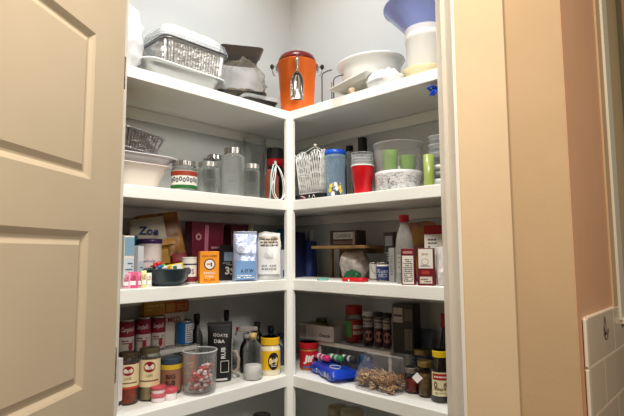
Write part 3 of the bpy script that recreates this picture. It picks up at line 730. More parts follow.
# glass bowl on lattice stand
p, w_, h_ = spot('R', 375, 422, 173, .120, Z2); rs = w_/2
t = thing('cake_stand', 'white cake stand wrapped in grey flecked lace below the glass bowl', 'stand', p, facing(p))
mb = MB().lathe([(0, 0), (rs-.006, 0), (rs-.002, .003), (rs, h_-.010), (rs, h_-.002), (rs-.003, h_), (0, h_)], M((226, 224, 224), .45), 48); mb.build('stand_body', t)
mb = MB(); f = cylmap(rs+.0008, 0)
rd = random.Random(5)
for k in range(300):
    u = rd.uniform(-1.7, 1.7)*rs; v = rd.uniform(.006, h_-.010); L = rd.uniform(.002, .006); a = rd.uniform(0, PI)
    mb.tube([f(u-L*math.cos(a), v-L*math.sin(a)*.5, .0006), f(u+L*math.cos(a), v+L*math.sin(a)*.5, .0006)], .0006, M((110, 108, 118), .5), 4)
mb.build('grey_lace', t)
zb = Z2+h_; q0 = on('R', 397, 146, .125); hb = q0.z-zb
dep = (q0-CAM).dot(Fv); rw = dep*(424-373)/FPX/2*.96
t = thing('glass_bowl', 'wide clear glass bowl standing on the lace wrapped stand', 'bowl', (p.x, p.y, zb+.001), facing(p))
mb = open_bowl([(0, 0), (rw*.80, 0), (rw*.86, .006), (rw*.95, hb*.5), (rw, hb-.006), (rw+.003, hb-.002), (rw+.002, hb)], .0025, FILM, 48); mb.build('bowl_body', t)
GRN = M((160, 204, 108), .4)
for ox, r0, hh_, lb in ((-.028, .028, .72, 'left of the two pale green cups inside the glass bowl'), (.034, .030, .50, 'right and shorter of the two pale green cups inside the glass bowl')):
    o_ = Matrix.Rotation(facing(p), 3, 'Z') @ Vector((ox, -.018, 0))
    g = thing('green_cup', lb, 'cup', Vector((p.x, p.y, zb+.0045))+o_, 0)
    MB().lathe([(0, 0), (r0*.85, 0), (r0*.88, .003), (r0, hb*hh_-.002), (r0+.001, hb*hh_), (r0-.002, hb*hh_), (r0*.8, .005), (0, .005)], GRN, 32).build('cup_body', g)
# lime glass and stacks at the right end
p, w_, h_ = spot('R', 423, 434, 155, .045, Z2)
t = thing('lime_glass', 'narrow lime green tumbler right of the glass bowl', 'glass', p, facing(p))
MB().lathe([(0, 0), (w_/2*.85, 0), (w_/2*.9, .003), (w_/2, h_), (w_/2-.002, h_), (w_/2*.8, .004), (0, .004)], M((150, 166, 84), .3, coat=.3), 32).build('glass_body', t)
z_ = Z2; p, w_, h_ = spot('R', 429, 452, 160, .115, Z2); r = w_/2+.006
for k in range(3):
    hb = (.030, .028, .026)[k]; c3 = (WHITEG, M((150, 150, 150), .3), WHITEG)[k]
    lb = ('lowest white bowl of the stack beside the right door jamb', 'grey middle bowl of the stack beside the right door jamb', 'upper white bowl of the stack beside the right door jamb')[k]
    g = thing('small_bowl', lb, 'bowl', (p.x, p.y, z_), 0)
    open_bowl([(0, 0), (r*.5, 0), (r*.55, .003), (r*.9, hb*.6), (r, hb-.001)], .003, c3, 40).build('bowl_body', g); z_ += hb*.72+.004
    z_ = z_ if k < 2 else z_+.006
z_ = Z2+.036+(.030+.028)*.72
zc = on('R', 436, 137, .115).z; rcup = .034
zs = z_+.014
nn = 6; dz = (zc-zs)/nn
for k in range(nn):
    g = thing('steel_ramekin', 'thin walled pale grey cup in the stack on the bowls beside the right jamb', 'cup', (p.x-.006, p.y, zs+dz*k), 0, 'nested pale grey cups beside the right jamb')
    MB().lathe([(0, 0.0), (rcup*.72, 0), (rcup*.95, dz*.82), (rcup, dz*.84), (rcup, dz*.92), (rcup*.93, dz*.92), (0, dz*.5)] if k == nn-1 else [(0, 0), (rcup*.72, 0), (rcup*.95, dz*.82), (rcup, dz*.84), (rcup, dz*.92), (rcup*.9, dz*.94), (0, dz*.94)], M((226, 228, 230), .3) if k % 2 else M((160, 166, 172), .3), 32).build('cup_body', g)

# ================================================================ middle shelf, left run
def at(side, px, b, py=270): q = on(side, px, py, b); return q
def zat(side, px, py, b): return on(side, px, py, b).z
def wid(side, x0, x1, b): a = on(side, (x0+x1)/2, 260, b); return (a-CAM).dot(Fv)*(x1-x0)/FPX
TEAL = M((34, 98, 128), .5)
def ph(side, px, b, z, off=0.): q = at(side, px, b); return Vector((q.x, q.y, z)), facing(q, off)

def art_tea(c1, c2):
    def g(mb, f, w, h):
        mb.rect(f, -w*.46, h*.62, w*.46, h*.97, c1, .0006); mb.rect(f, -w*.46, h*.05, w*.46, h*.58, c2, .0006)
        mb.lines(f, -w*.35, w*.35, h*.10, h*.50, 7, M((60, 90, 110), .5), 3, .0012)
    return g
p, r_ = ph('L', 122, .075, Z3)
carton('tea_box', 'pale blue and white box standing at the door end behind the pink packet', 'box', p, FL+.1, .034, .075, zat('L', 122, 236, .075)-Z3, PAPER, art_tea(M((130, 168, 190), .5), M((206, 216, 222), .5)))
p, r_ = ph('L', 127.5, .20, Z3)
carton('tea_box', 'narrow dark teal box between the two pale boxes at the door end', 'box', p, FL+.1, .034, .06, zat('L', 130, 235, .13)-Z3, TEAL, lambda mb, f, w, h: mb.rect(f, -w*.4, h*.1, -w*.1, h*.9, M((70, 140, 160), .5), .0006))
p, r_ = ph('L', 135.5, .095, Z3)
carton('tea_box', 'white and grey box standing left of the purple lidded tub', 'box', p, FL+.2, .022, .05, zat('L', 136, 246, .085)-Z3, M((196, 200, 206), .5), art_tea(M((210, 212, 216), .5), M((178, 190, 200), .5)))
# purple lidded tub
p, w_, h_ = spot('L', 138, 162, 239, .150, Z3); r = w_/2
t = thing('lidded_tub', 'cream plastic tub with a dark purple lid on the middle shelf', 'tub', p, facing(p))
MB().lathe([(0, 0), (r*.88-.004, 0), (r*.88, .004), (r*.95, h_-.016), (0, h_-.016)], M((214, 200, 196), .4), 40).build('tub_body', t)
lid(r, h_-.016, .016, M((64, 34, 96), .35), t, False)
band(r*.93, h_*.10, h_*.78, M((216, 202, 200), .5), 3.0, .0016, t, lambda mb, f, w, h: (mb.text(f, 'whole', 0, h*.62, h*.10, M((90, 80, 120), .5), o=.001), mb.text(f, 'milk', -.002, h*.36, h*.20, M((60, 60, 130), .5), o=.001, bold=.03), mb.ell(f, .014, h*.14, .012, h*.12, M((70, 90, 150), .5), .001)))
# pink packets
PINK = M((222, 120, 150), .5)
for k, (px, b, h_, ww, cc, lb) in enumerate(((127, .036, .046, .024, (226, 150, 172), 'pink sweetener packet standing at the very left of the front row'), (133, .030, .050, .032, (214, 90, 130), 'deeper pink sweetener packet, widest of the pink packets'), (140, .040, .047, .020, (228, 140, 166), 'light pink sweetener packet beside the yellow packets'), (144, .030, .052, .016, (222, 224, 150), 'pale yellow green packet between the pink packets and the dark bowl'), (149, .046, .044, .018, (232, 232, 220), 'white packet tucked against the dark bowl'))):
    p, r_ = ph('L', px, b, Z3, .1*k-.2)
    t = pouch('sugar_packet', lb, 'packet', p, r_, ww, .014, h_, M(cc, .45), k+2, lambda mb, f, w, h: (mb.rect(f, -w*.3, h*.2, w*.3, h*.45, WHITE, .0010, nu=3), mb.lines(f, -w*.3, w*.3, h*.5, h*.8, 3, M((180, 60, 100), .5), 4, .0012)), .0012)
# gold snack bag leaning back
p = at('L', 165, .19); t = pouch('snack_bag', 'large gold and white snack bag leaning behind the purple lidded tub', 'bag', Vector((p.x-.02, p.y, Z3+.019)), FL-.35, .20, .05, .225, M((178, 122, 46), .4, tint=(120, 72, 24), vs=14), 6,
    lambda mb, f, w, h: (mb.rect(f, -w*.49, h*.56, w*.16, h*.97, M((184, 176, 160), .45), .005, nu=10, nv=8), mb.rect(f, -w*.30, h*.50, w*.30, h*.60, M((206, 150, 60), .45), .006, nu=10, nv=2),
                         mb.text(f, 'Zoe', -w*.12, h*.76, h*.13, M((38, 44, 100), .4), o=.010, rot=-.2, bold=.03),
                         mb.rect(f, w*.20, h*.12, w*.48, h*.34, M((150, 34, 44), .4), .006, nu=6, nv=5), mb.rect(f, -w*.2, h*.22, w*.15, h*.44, M((206, 160, 70), .5), .006, nu=6, nv=5)), .010, topw=.85)
t.rotation_euler = (0.0, -.16, facing(p)+.1)

# dark bowl with sweets
p, w_, h_ = spot('L', 147, 190, 269, .058, Z3)
r = w_/2; SLATE = M((52, 66, 74), .35)
t = thing('small_bowl', 'dark slate blue bowl holding a yellow box at the front of the middle shelf', 'bowl', p, 0)
open_bowl([(0, 0), (r*.55, 0), (r*.62, .004), (r*.85, h_*.4), (r*.97, h_-.002), (r, h_)], .004, SLATE, 48).build('bowl_body', t)
q = Matrix.Rotation(facing(p), 3, 'Z')
t = thing('yellow_box', 'small yellow box lying tilted in the dark slate bowl', 'box', p+q@Vector((.020, -.004, h_*.62+.012)), facing(p)-.15); t.rotation_euler = (.0, -.16, facing(p)-.1)
MB().box((0, 0, .013), (.058, .035, .024), M((226, 206, 60), .4), bev=.002).build('box_body', t)
mb = MB(); f = flatmap((0, -.0176, .013)); mb.rect(f, -.006, -.009, .026, .009, WHITE, .0004); mb.rect(f, -.002, -.006, .010, .005, M((60, 110, 60), .5), .0008); mb.lines(f, -.027, -.008, -.007, .007, 3, M((190, 60, 40), .5), 5, .0006); mb.build('box_print', t, wn=False)
for k, (dx, dy, dz, cc, lb) in enumerate(((-.046, -.006, .050, (206, 44, 40), 'red wrapped sweet on the left side of the dark bowl'), (-.034, .006, .058, (216, 60, 50), 'upper red wrapped sweet in the dark bowl'), (-.030, -.012, .047, (60, 120, 190), 'blue wrapped sweet in the dark bowl'), (-.018, -.004, .050, (90, 170, 90), 'green wrapped sweet in the dark bowl'), (-.052, .012, .046, (230, 220, 200), 'cream wrapped sweet at the bowl rim'), (-.010, -.016, .045, (240, 240, 235), 'white wrapped sweet in the dark bowl'))):
    g = thing('wrapped_sweet', lb, 'sweet', p+q@Vector((dx*.92, dy, dz+.014)), k*1.1, 'wrapped sweets in the dark slate bowl')
    MB().sphere((0, 0, 0), .009, M(cc, .3), 12, (1.2, .8, .8)).build('sweet_body', g)
    MB().loft([[Vector((-.010, -.001, -.001)), Vector((-.010, .001, -.001)), Vector((-.010, .001, .001)), Vector((-.010, -.001, .001))], [Vector((-.018, -.006, -.003)), Vector((-.018, .006, -.002)), Vector((-.018, .006, .003)), Vector((-.018, -.006, .002))]], M(cc, .3)).loft([[Vector((.010, -.001, -.001)), Vector((.010, .001, -.001)), Vector((.010, .001, .001)), Vector((.010, -.001, .001))], [Vector((.018, -.006, -.003)), Vector((.018, .006, -.002)), Vector((.018, .006, .003)), Vector((.018, -.006, .002))]], M(cc, .3)).build('wrapper_twist', g)
# white and red jar
can('paper_can', 'small white canister with dark and red bands between the bowl and the orange carton', 'canister', 'L', 182, 197, 257, .095, Z3, PAPER,
    lambda mb, f, w, h: (mb.rect(f, -w/2, h*.74, w/2, h*.80, M((60, 40, 70), .5), .0006, nu=24), mb.rect(f, -w/2, 0, w/2, h*.22, M((120, 28, 44), .5), .0006, nu=24), mb.ell(f, -.004, h*.48, .010, h*.16, M((44, 50, 120), .5), .001, hole=.5), mb.text(f, 'S', .012, h*.45, h*.22, M((150, 30, 40), .5), o=.001)), bodym=M((210, 206, 200), .4))
# orange baking soda carton
OR = M((236, 150, 28), .45); NAVY = M((70, 44, 60), .5)
def art_soda(mb, f, w, h):
    mb.ell(f, 0, h*.60, w*.30, w*.30, M((90, 50, 56), .5), .0006); mb.ell(f, 0, h*.60, w*.24, w*.24, PAPER, .0010)
    mb.rect(f, -w*.16, h*.60-.002, w*.10, h*.60+.003, M((190, 120, 90), .5), .0014); mb.rect(f, w*.05, h*.60-.008, w*.12, h*.60+.006, NAVY, .0016)
    mb.text(f, 'ARM & HAMMER', 0, h*.86, h*.055, M((150, 60, 20), .5), width=w*.8, o=.0008, bold=.01)
    mb.text(f, 'BAKING', 0, h*.33, h*.07, PAPER, width=w*.6, o=.0008, bold=.02); mb.text(f, 'SODA', 0, h*.22, h*.07, PAPER, width=w*.45, o=.0008, bold=.02)
    mb.lines(f, -w*.3, w*.3, h*.06, h*.15, 2, M((150, 60, 20), .5), 7, .0008)
p = at('L', 208.5, .052); hS = zat('L', 208, 251.5, .045)-Z3
carton('baking_soda_box', 'bright orange carton with a round seal on the middle shelf', 'carton', Vector((p.x, p.y, Z3)), FL-.42, .066, .042, hS, OR, art_soda, (lambda mb, f, w, h: (mb.text(f, 'SODA', 0, h*.5, w*.55, PAPER, width=h*.8, o=.0006, rot=PI/2, bold=.02), mb.lines(f, -w*.4, w*.4, h*.04, h*.10, 2, PAPER, 3)), 1))
# dark bag with white mark
p = at('L', 228, .145); hK = zat('L', 228, 245, .10)-Z3
carton('coffee_box', 'black box with pale lettering squeezed between the orange carton and the blue pouch', 'box', Vector((p.x, p.y, Z3)), FL-.6, .064, .05, hK, M((26, 22, 24), .35),
       lambda mb, f, w, h: (mb.rect(f, -w*.25, h*.55, w*.30, h*.80, M((110, 130, 150), .5), .0005), mb.text(f, '3', -w*.05, h*.28, h*.22, M((200, 190, 180), .5), o=.0008, bold=.03), mb.text(f, 'S', w*.24, h*.26, h*.2, M((200, 190, 180), .5), o=.0008), mb.lines(f, -w*.3, w*.3, h*.42, h*.52, 2, M((150, 150, 150), .5), 2)))
# pouches
p = at('L', 245, .058); hP = zat('L', 245, 233, .058)-Z3
def art_flour(mb, f, w, h):
    mb.rect(f, -w*.40, h*.04, w*.40, h*.42, M((120, 160, 206), .45), .001, nu=8); mb.ell(f, -w*.18, h*.66, w*.16, w*.16, M((226, 230, 240), .4), .002)
    mb.ell(f, -w*.18, h*.66, w*.13, w*.13, M((150, 160, 190), .4), .0026); mb.lines(f, -w*.28, -w*.08, h*.62, h*.70, 3, WHITE, 8, .0032)
    mb.text(f, 'A O W', w*.04, h*.22, h*.07, M((60, 66, 90), .5), width=w*.5, o=.003, bold=.02); mb.lines(f, -w*.34, w*.34, h*.06, h*.14, 2, WHITE, 9, .003)
pouch('flour_pouch', 'shiny pale blue stand-up pouch on the middle shelf', 'pouch', Vector((p.x, p.y, Z3)), facing(p, .1), wid('L', 233, 258, .058), .062, hP, M((176, 188, 218), .28, metal=.35, bump=(26, .35)), 4, art_flour, .008, topw=.96, seal=M((190, 198, 222), .3, metal=.4))
p = at('L', 269, .052); hP = zat('L', 269, 233, .052)-Z3
def art_white(mb, f, w, h):
    mb.rect(f, -w*.44, h*.12, w*.44, h*.93, M((226, 226, 224), .3), .0004, nu=8, nv=6)
    mb.rect(f, -w*.42, h*.74, w*.42, h*.92, M((150, 138, 126), .35, metal=.5), .001, nu=8); mb.lines(f, -w*.36, w*.36, h*.70, h*.9, 3, M((80, 74, 66), .4), 6, .003)
    mb.lines(f, -w*.3, w*.3, h*.2, h*.34, 2, M((150, 150, 150), .5), 12, .003); mb.ell(f, 0, h*.52, w*.2, h*.07, M((206, 206, 204), .4), .002)
pouch('sugar_pouch', 'white and silver crumpled pouch next to the blue pouch and the post', 'pouch', Vector((p.x, p.y, Z3)), facing(p), wid('L', 257, 281, .05), .06, hP, M((226, 226, 224), .3, bump=(26, .35)), 8, art_white, .009, topw=.94)
p, w_, h_ = spot('L', 272, 290, 229, .20, Z3)
t = thing('blue_jug', 'round blue container half hidden behind the white pouch', 'container', p, 0)
MB().lathe([(0, 0), (w_*.55, 0), (w_*.6, .005), (w_*.6, h_*.45), (w_*.56, h_*.7), (w_*.4, h_*.92), (w_*.2, h_), (0, h_)], M((34, 92, 150), .35), 32).build('jug_body', t)
p = at('L', 281, .12); carton('milk_carton', 'narrow white and blue carton edge visible beside the post', 'carton', Vector((p.x, p.y-.004, Z3)), FL, .045, .05, zat('L', 281, 250, .10)-Z3, M((214, 220, 232), .4), lambda mb, f, w, h: mb.rect(f, -w*.2, .004, w*.48, h*.28, M((40, 100, 170), .4), .0006))
# dark red boxes at the back
def art_crimson(mb, f, w, h):
    mb.ell(f, -w*.30, h*.74, w*.09, w*.09, M((200, 150, 160), .5), .0006, hole=.5); mb.poly(f, [(-w*.1, h*.95), (w*.02, h*.95), (-w*.02, .01), (-w*.14, .01)], M((206, 120, 150), .4), .0006)
    mb.lines(f, w*.1, w*.42, h*.2, h*.6, 5, M((206, 150, 160), .5), 4)
p = at('L', 204, .235); carton('cereal_box', 'large crimson box standing at the back of the middle shelf', 'box', Vector((p.x, p.y, Z3)), FL, .145, .05, min(.226, zat('L', 204, 208, .21)-Z3), M((112, 24, 48), .4), art_crimson)
p = at('L', 236, .225); carton('cereal_box', 'dark maroon box with two white panels standing right of the crimson box', 'box', Vector((p.x, p.y, Z3)), FL, .088, .05, min(.222, zat('L', 236, 210, .20)-Z3), M((78, 26, 34), .4),
    lambda mb, f, w, h: (mb.rect(f, -w*.42, h*.12, -w*.08, h*.72, M((150, 136, 140), .5), .0006), mb.rect(f, w*.06, h*.12, w*.44, h*.72, M((170, 164, 160), .5), .0006), mb.lines(f, -w*.4, -w*.1, h*.2, h*.7, 6, M((60, 30, 40), .5), 3, .001), mb.lines(f, w*.1, w*.4, h*.2, h*.7, 6, M((110, 110, 110), .5), 5, .001)))
p, w_, h_ = spot('L', 247, 254, 224, .22, Z3)
t = thing('spice_bottle', 'slim dark bottle with a pale cap at the back behind the pouches', 'bottle', p, 0)
MB().lathe([(0, 0), (.017, 0), (.018, .003), (.018, h_*.7), (.010, h_*.82), (0, h_*.82)], M((70, 60, 40), .3), 24).build('bottle_body', t); MB().lathe([(0, h_*.82), (.013, h_*.82), (.013, h_), (0, h_)], M((190, 184, 150), .5), 24).build('cap', t)

# ================================================================ middle shelf, right run
p, w_, h_ = spot('R', 299, 316, 241, .19, Z3)
t = thing('tall_canister', 'tall dark blue canister at the back corner left of the wooden board', 'canister', Vector((p.x, .2, Z3)), 0)
r = .034; MB().lathe([(0, 0), (r-.002, 0), (r, .003), (r, h_-.004), (r-.002, h_), (0, h_)], M((22, 42, 104), .35), 32).build('canister_body', t)
for k, dx in enumerate((-.017, .017)):
    g = thing('steel_can', ('left' if k == 0 else 'right')+' one of the two small silver cans on the dark blue canister', 'can', (p.x+dx*.95, .2, Z3+h_+.0005), 0)
    MB().lathe([(0, 0), (.0145, 0), (.0155, .002), (.0155, .042), (.0145, .045), (0, .044)], M((150, 150, 148), .35, metal=.6), 24).build('can_body', g)
p = at('R', 297.5, .12); t = carton('dark_box', 'thin navy box standing just right of the post', 'box', Vector((p.x-.004, .13, Z3)), FR, .016, .07, zat('R', 298, 232, .12)-Z3, M((18, 26, 60), .4))
# wooden board riser
xa, xb = at('R', 322, .17).x, at('R', 376, .17).x; zb = zat('R', 340, 245, .10)-Z3
WOOD = M((138, 108, 66), .55, tint=(108, 80, 46), vs=9)
xa = at('R', 318, .13).x+.01
t = thing('wooden_riser', 'low wooden board riser with legs standing on the right of the middle shelf', 'shelf riser', ((xa+xb)/2, .185, Z3), 0)
wR = xb-xa+.02
MB().box((0, 0, zb-.008), (wR, .19, .012), WOOD, bev=.002).build('board', t)
MB().box((0, .08, zb-.024), (wR*.94, .012, .020), WOOD, bev=.001).build('apron', t)
for sx in (-1, 1):
    for sy in (-1, 1):
        if sy < 0 and sx > 0: continue
        MB().box((sx*(wR/2-.012), .080 if sy > 0 else .020, (zb-.014)/2), (.010, .014, zb-.014), WOOD, bev=.001).build('leg', t)
p = at('R', 345, .13); hh = zat('R', 345, 230, .12)-Z3-zb
carton('tin_box', 'small dark box with a silver label on the wooden board', 'box', Vector((p.x, .15, Z3+zb-.0015)), FR+.1, .125, .07, hh, M((52, 36, 36), .4),
   lambda mb, f, w, h: (mb.rect(f, -w*.36, h*.42, w*.40, h*.88, M((186, 184, 180), .4), .0006), mb.text(f, 'CLASSICS', 0, h*.65, h*.22, M((90, 80, 84), .5), width=w*.6, o=.001, bold=.02), mb.rect(f, -w*.36, h*.08, w*.40, h*.30, M((110, 90, 84), .5), .0006), mb.rect(f, w*.36, .002, w*.44, h*.9, M((160, 140, 130), .5), .0008)))
# crumpled bag under board
p, w_, h_ = spot('R', 337, 368, 249, .15, Z3)
t = thing('crumpled_bag', 'crumpled pale grey bag with faint red print under the wooden board', 'bag', Vector((p.x, .165, Z3)), FR+.15)
heap(w_*.98, .10, min(h_, zb-.02), M((196, 186, 180), .5, tint=(160, 150, 146), vs=30, bump=(50, .4)), 14, .009, 'bag_body', t)
t = thing('flat_container', 'flat red oblong container lying at the front of the middle shelf', 'container', Vector((at('R', 356, .05).x, .045, Z3)), .08)
ww = wid('R', 343, 368, .05)
mb = MB(); mb.loft([rrect(ww-.006, .05, .012, 0), rrect(ww, .056, .014, .002), rrect(ww, .056, .014, .011), rrect(ww-.004, .052, .013, .013), rrect(ww-.012, .044, .01, .0115)], M((206, 24, 34), .35)); mb.rect(flatmap((0, -.028, 0)), -.012, .002, -.006, .009, WHITE, .0006); mb.build('container_body', t)
t = thing('green_wrapper', 'crumpled dark green wrapper behind the red lid', 'wrapper', Vector((at('R', 351, .085).x, .098, Z3)), 0)
heap(.07, .045, .036, M((22, 92, 56), .35, bump=(60, .4)), 19, .008, 'wrapper_body', t)
t = thing('teal_disc', 'thin pale teal disc lying near the post end of the middle shelf', 'lid', Vector((at('R', 323, .035).x, .034, Z3)), 0)
MB().lathe([(0, 0), (.021, 0), (.023, .002), (.023, .006), (.021, .007), (0, .006)], M((110, 176, 160), .4), 28).build('lid_body', t)
for k, (x0, x1, yt, cc, b, lb) in enumerate(((369, 378, 262, (206, 206, 200), .15, 'white small cup left of the blue labelled tin'), (376, 389, 262, (38, 50, 104), .11, 'small navy blue tin with white lettering'))):
    can('small_tin', lb, 'tin', 'R', x0, x1, yt, b, Z3, M(cc, .45), (lambda mb, f, w, h: (mb.rect(f, -w*.2, h*.86, w*.2, h*.97, WHITE, .0006, nu=8), mb.text(f, 'Rum', 0, h*.55, h*.28, M((190, 196, 214), .5), o=.001), mb.lines(f, -w*.12, w*.12, h*.15, h*.38, 3, M((190, 196, 214), .5), 3, .001))) if k else (lambda mb, f, w, h: mb.tube([f(-.010, h*.9, .001), f(-.004, h*.5, .001), f(.006, h*.3, .001)], .001, M((90, 90, 90), .4), 5)))
# dark tall box
p = at('R', 391, .14); hh = zat('R', 391, 232, .13)-Z3
carton('seasoning_box', 'tall dark box with pale print left of the red capped bottle', 'box', Vector((p.x-.004, .15, Z3)), FR+.25, .040, .05, hh, M((40, 42, 46), .4), lambda mb, f, w, h: (mb.rect(f, -w*.42, h*.04, w*.42, h*.96, M((46, 48, 52), .4), .0003), mb.rect(f, -w*.35, h*.72, w*.35, h*.92, M((150, 156, 160), .5), .0006), mb.lines(f, -w*.35, w*.35, h*.1, h*.6, 10, M((130, 136, 140), .5), 9)))
p = at('R', 394, .085); hh = zat('R', 394, 248, .08)-Z3
carton('white_packet', 'narrow pale grey packet in front of the tall dark box', 'packet', Vector((p.x-.014, .100, Z3)), FR, .022, .02, hh, M((150, 150, 148), .45), lambda mb, f, w, h: mb.lines(f, -w*.3, w*.3, h*.2, h*.8, 8, M((110, 110, 110), .5), 6))
# tall clear bottle with red cap
p, w_, h_ = spot('R', 394.5, 413, 215, .072, Z3); r = w_/2*.96
t = thing('vinegar_bottle', 'tall clear plastic bottle with a red cap on the middle shelf', 'bottle', p, facing(p))
BP = M((188, 186, 182), .2, thin=.35)
MB().lathe([(0, .004), (r*.5, .002), (r*.8, 0), (r, .006), (r, h_*.52), (r*.94, h_*.62), (r*.80, h_*.72), (r*.52, h_*.82), (r*.42, h_*.87), (r*.42, h_*.90)], BP, 36).build('bottle_body', t)
MB().lathe([(0, .006), (r-.003, .008), (r-.003, h_*.5), (r*.9, h_*.61), (r*.74, h_*.72), (0, h_*.73)], M((170, 168, 162), .15, thin=.30), 32).build('liquid', t)
mb = ridged(r*.54, h_*.895, h_, M((190, 24, 34), .4), n=24); mb.lathe([(r*.54-.002, h_), (0, h_)], M((190, 24, 34), .4), 24); mb.build('cap', t)
band(r, h_*.16, h_*.42, M((160, 158, 154), .4), 2.2, .0006, t, lambda mb, f, w, h: mb.lines(f, -w*.36, w*.36, h*.1, h*.9, 6, M((110, 108, 104), .5), 8))
# burgundy boxes
BURG = M((112, 24, 34), .4)
def art_b1(mb, f, w, h):
    mb.rect(f, -w*.40, h*.03, w*.40, h*.80, PAPER, .0006); mb.lines(f, -w*.32, w*.32, h*.08, h*.72, 12, M((70, 60, 60), .5), 11, .001, .5); mb.rect(f, -w*.34, h*.86, w*.34, h*.93, M((190, 130, 130), .5), .0006)
def art_b2(mb, f, w, h):
    mb.rect(f, -w*.42, h*.46, w*.42, h*.98, PAPER, .0006); mb.text(f, 'Java', -w*.05, h*.84, h*.10, M((150, 40, 40), .5), o=.001); mb.ell(f, -w*.04, h*.64, w*.22, h*.09, M((180, 170, 160), .5), .001, hole=.8); mb.lines(f, -w*.3, w*.3, h*.50, h*.56, 2, M((90, 80, 80), .5), 1, .001)
    mb.rect(f, -w*.26, h*.30, w*.22, h*.40, M((170, 60, 60), .4), .0006); mb.rect(f, -w*.36, h*.06, w*.36, h*.24, M((216, 208, 196), .5), .0006); mb.lines(f, -w*.3, w*.3, h*.08, h*.2, 2, M((110, 40, 40), .5), 2, .001)
p = at('R', 408.5, .030); hh = zat('R', 408, 248.5, .02)-Z3
p_ = Vector((at('R', 408, .02).x, .024, Z3)); carton('mix_box', 'burgundy box with a tall white fact panel in front of the clear bottle', 'box', Vector((p_.x, .0235, Z3)), FR+.42, .044, .028, hh, BURG, art_b1)
p_ = at('R', 427, .030); carton('mix_box', 'burgundy box with white upper panel at the right end of the middle shelf', 'box', Vector((p_.x-.002, .030, Z3)), FR+.42, .052, .034, hh, BURG, art_b2)
# behind at right
p = at('R', 420, .17); pouch('snack_pouch', 'yellow and purple snack pouch behind the burgundy boxes', 'pouch', Vector((p.x, .185, Z3)), FR+.2, .10, .05, zat('R', 422, 222, .17)-Z3, M((178, 128, 52), .4, tint=(96, 56, 110), vs=9), 13, None, .007)
p = at('R', 437, .115); carton('red_box', 'red topped white box standing behind the right burgundy box', 'box', Vector((p.x-.01, .118, Z3)), FR+.4, .058, .04, zat('R', 436, 225, .11)-Z3, PAPER, lambda mb, f, w, h: (mb.rect(f, -w*.5, h*.84, w*.5, h*1.0, M((150, 24, 36), .4), .0006), mb.lines(f, -w*.3, w*.3, h*.6, h*.78, 3, M((100, 100, 110), .5), 5), mb.rect(f, -w*.3, h*.1, w*.3, h*.5, M((200, 196, 190), .5), .0006)))
p = at('R', 443, .055); pouch('paper_bag', 'slumped pale paper bag against the right door jamb', 'bag', Vector((p.x+.006, .062, Z3)), FR+.5, .055, .05, zat('R', 443, 246, .06)-Z3, M((206, 200, 196), .5, bump=(30, .4)), 21, None, .008)

# ================================================================ lower shelf, left run
WIRE = M((222, 218, 212), .4)
def riser(name, label, cx, cy, z, rz, L, dp, h, n, front=.004, diag=False, tag=None, inset=.008):
    t = thing(name, label, 'shelf riser', (cx, cy, z), rz)
    mb = MB(); top = h-.004
    mb.tube(rrect(L, dp, .012, top, 4), .0032, WIRE, 6, closed=True); mb.build('rim_wire', t)
    mb = MB()
    for k in range(n):
        x = -L/2+L*(k+.5)/n; mb.tube([(x, -dp/2, top+.001), (x, dp/2, top+.001)], .0016, WIRE, 6)
    if diag:
        for k in range(4): y = -dp/2+dp*(k+.5)/4; mb.tube([(-L/2, y, top-.001), (L/2, y, top-.001)], .0016, WIRE, 6)
    mb.build('wire_grid', t)
    if front: MB().box((0, -dp/2-.001, top-.004), (L, .003, .016), WIRE, bev=.001).build('front_rail', t)
    for sx in (-1, 1):
        mb = MB(); x = sx*(L/2-(inset if sx < 0 else .008))
        mb.box((x, -dp/2+.004, (top-.006)/2), (.014, .004, top-.006), WIRE, bev=.001); mb.box((x, dp/2-.004, (top-.006)/2), (.014, .004, top-.006), WIRE, bev=.001); mb.box((x, 0, .003), (.014, dp-.008, .004), WIRE, bev=.001)
        mb.build('leg', t)
    return t
b0 = .195; ya, yb_ = at('L', 112, b0, 355).y, at('L', 200, b0, 343).y; zr = on('L', 180, 347.5, b0).z-Z4
riser('wire_riser', 'white wire mesh riser at the back left of the lower shelf', -.2435, (ya+yb_)/2, Z4, FL, yb_-ya, .090, zr, 17, 0.004, True)
ZR = Z4+zr-.001
CANW = M((196, 184, 176), .5)
def art_can(mb, f, w, h):
    mb.rect(f, -w/2, h*.52, w/2, h, M((124, 22, 42), .45), .0005, nu=30); mb.text(f, "Campbell's", 0, h*.74, h*.20, M((226, 214, 206), .5), width=w*.26, o=.001, shear=.3)
    mb.lines(f, -w*.12, w*.12, h*.28, h*.44, 2, M((110, 30, 40), .5), 3); mb.ell(f, w*.05, h*.20, w*.045, h*.14, M((150, 30, 40), .5), .001)
for k, (x0, x1, yt, lb) in enumerate(((117, 134.5, 319, 'red and white soup can nearest the door on the wire mesh riser'), (136, 151, 316.5, 'middle of the three red and white soup cans on the mesh riser'), (151, 165.5, 315.5, 'red and white soup can farthest from the door on the mesh riser'))):
    can('soup_can', lb, 'can', 'L', x0, x1, yt, .236, ZR, CANW, art_can, 'soup cans on the mesh riser', rz=(.35, -.1, .1)[k])
can('blue_can', 'blue can with a pale fact panel at the end of the mesh riser', 'can', 'L', 176.5, 193, 320, .236, ZR, M((32, 104, 170), .45), lambda mb, f, w, h: (mb.rect(f, w*.02, h*.06, w*.22, h*.94, M((206, 206, 206), .5), .0006, nu=8), mb.lines(f, w*.04, w*.20, h*.1, h*.9, 8, M((80, 60, 60), .5), 6, .001)))
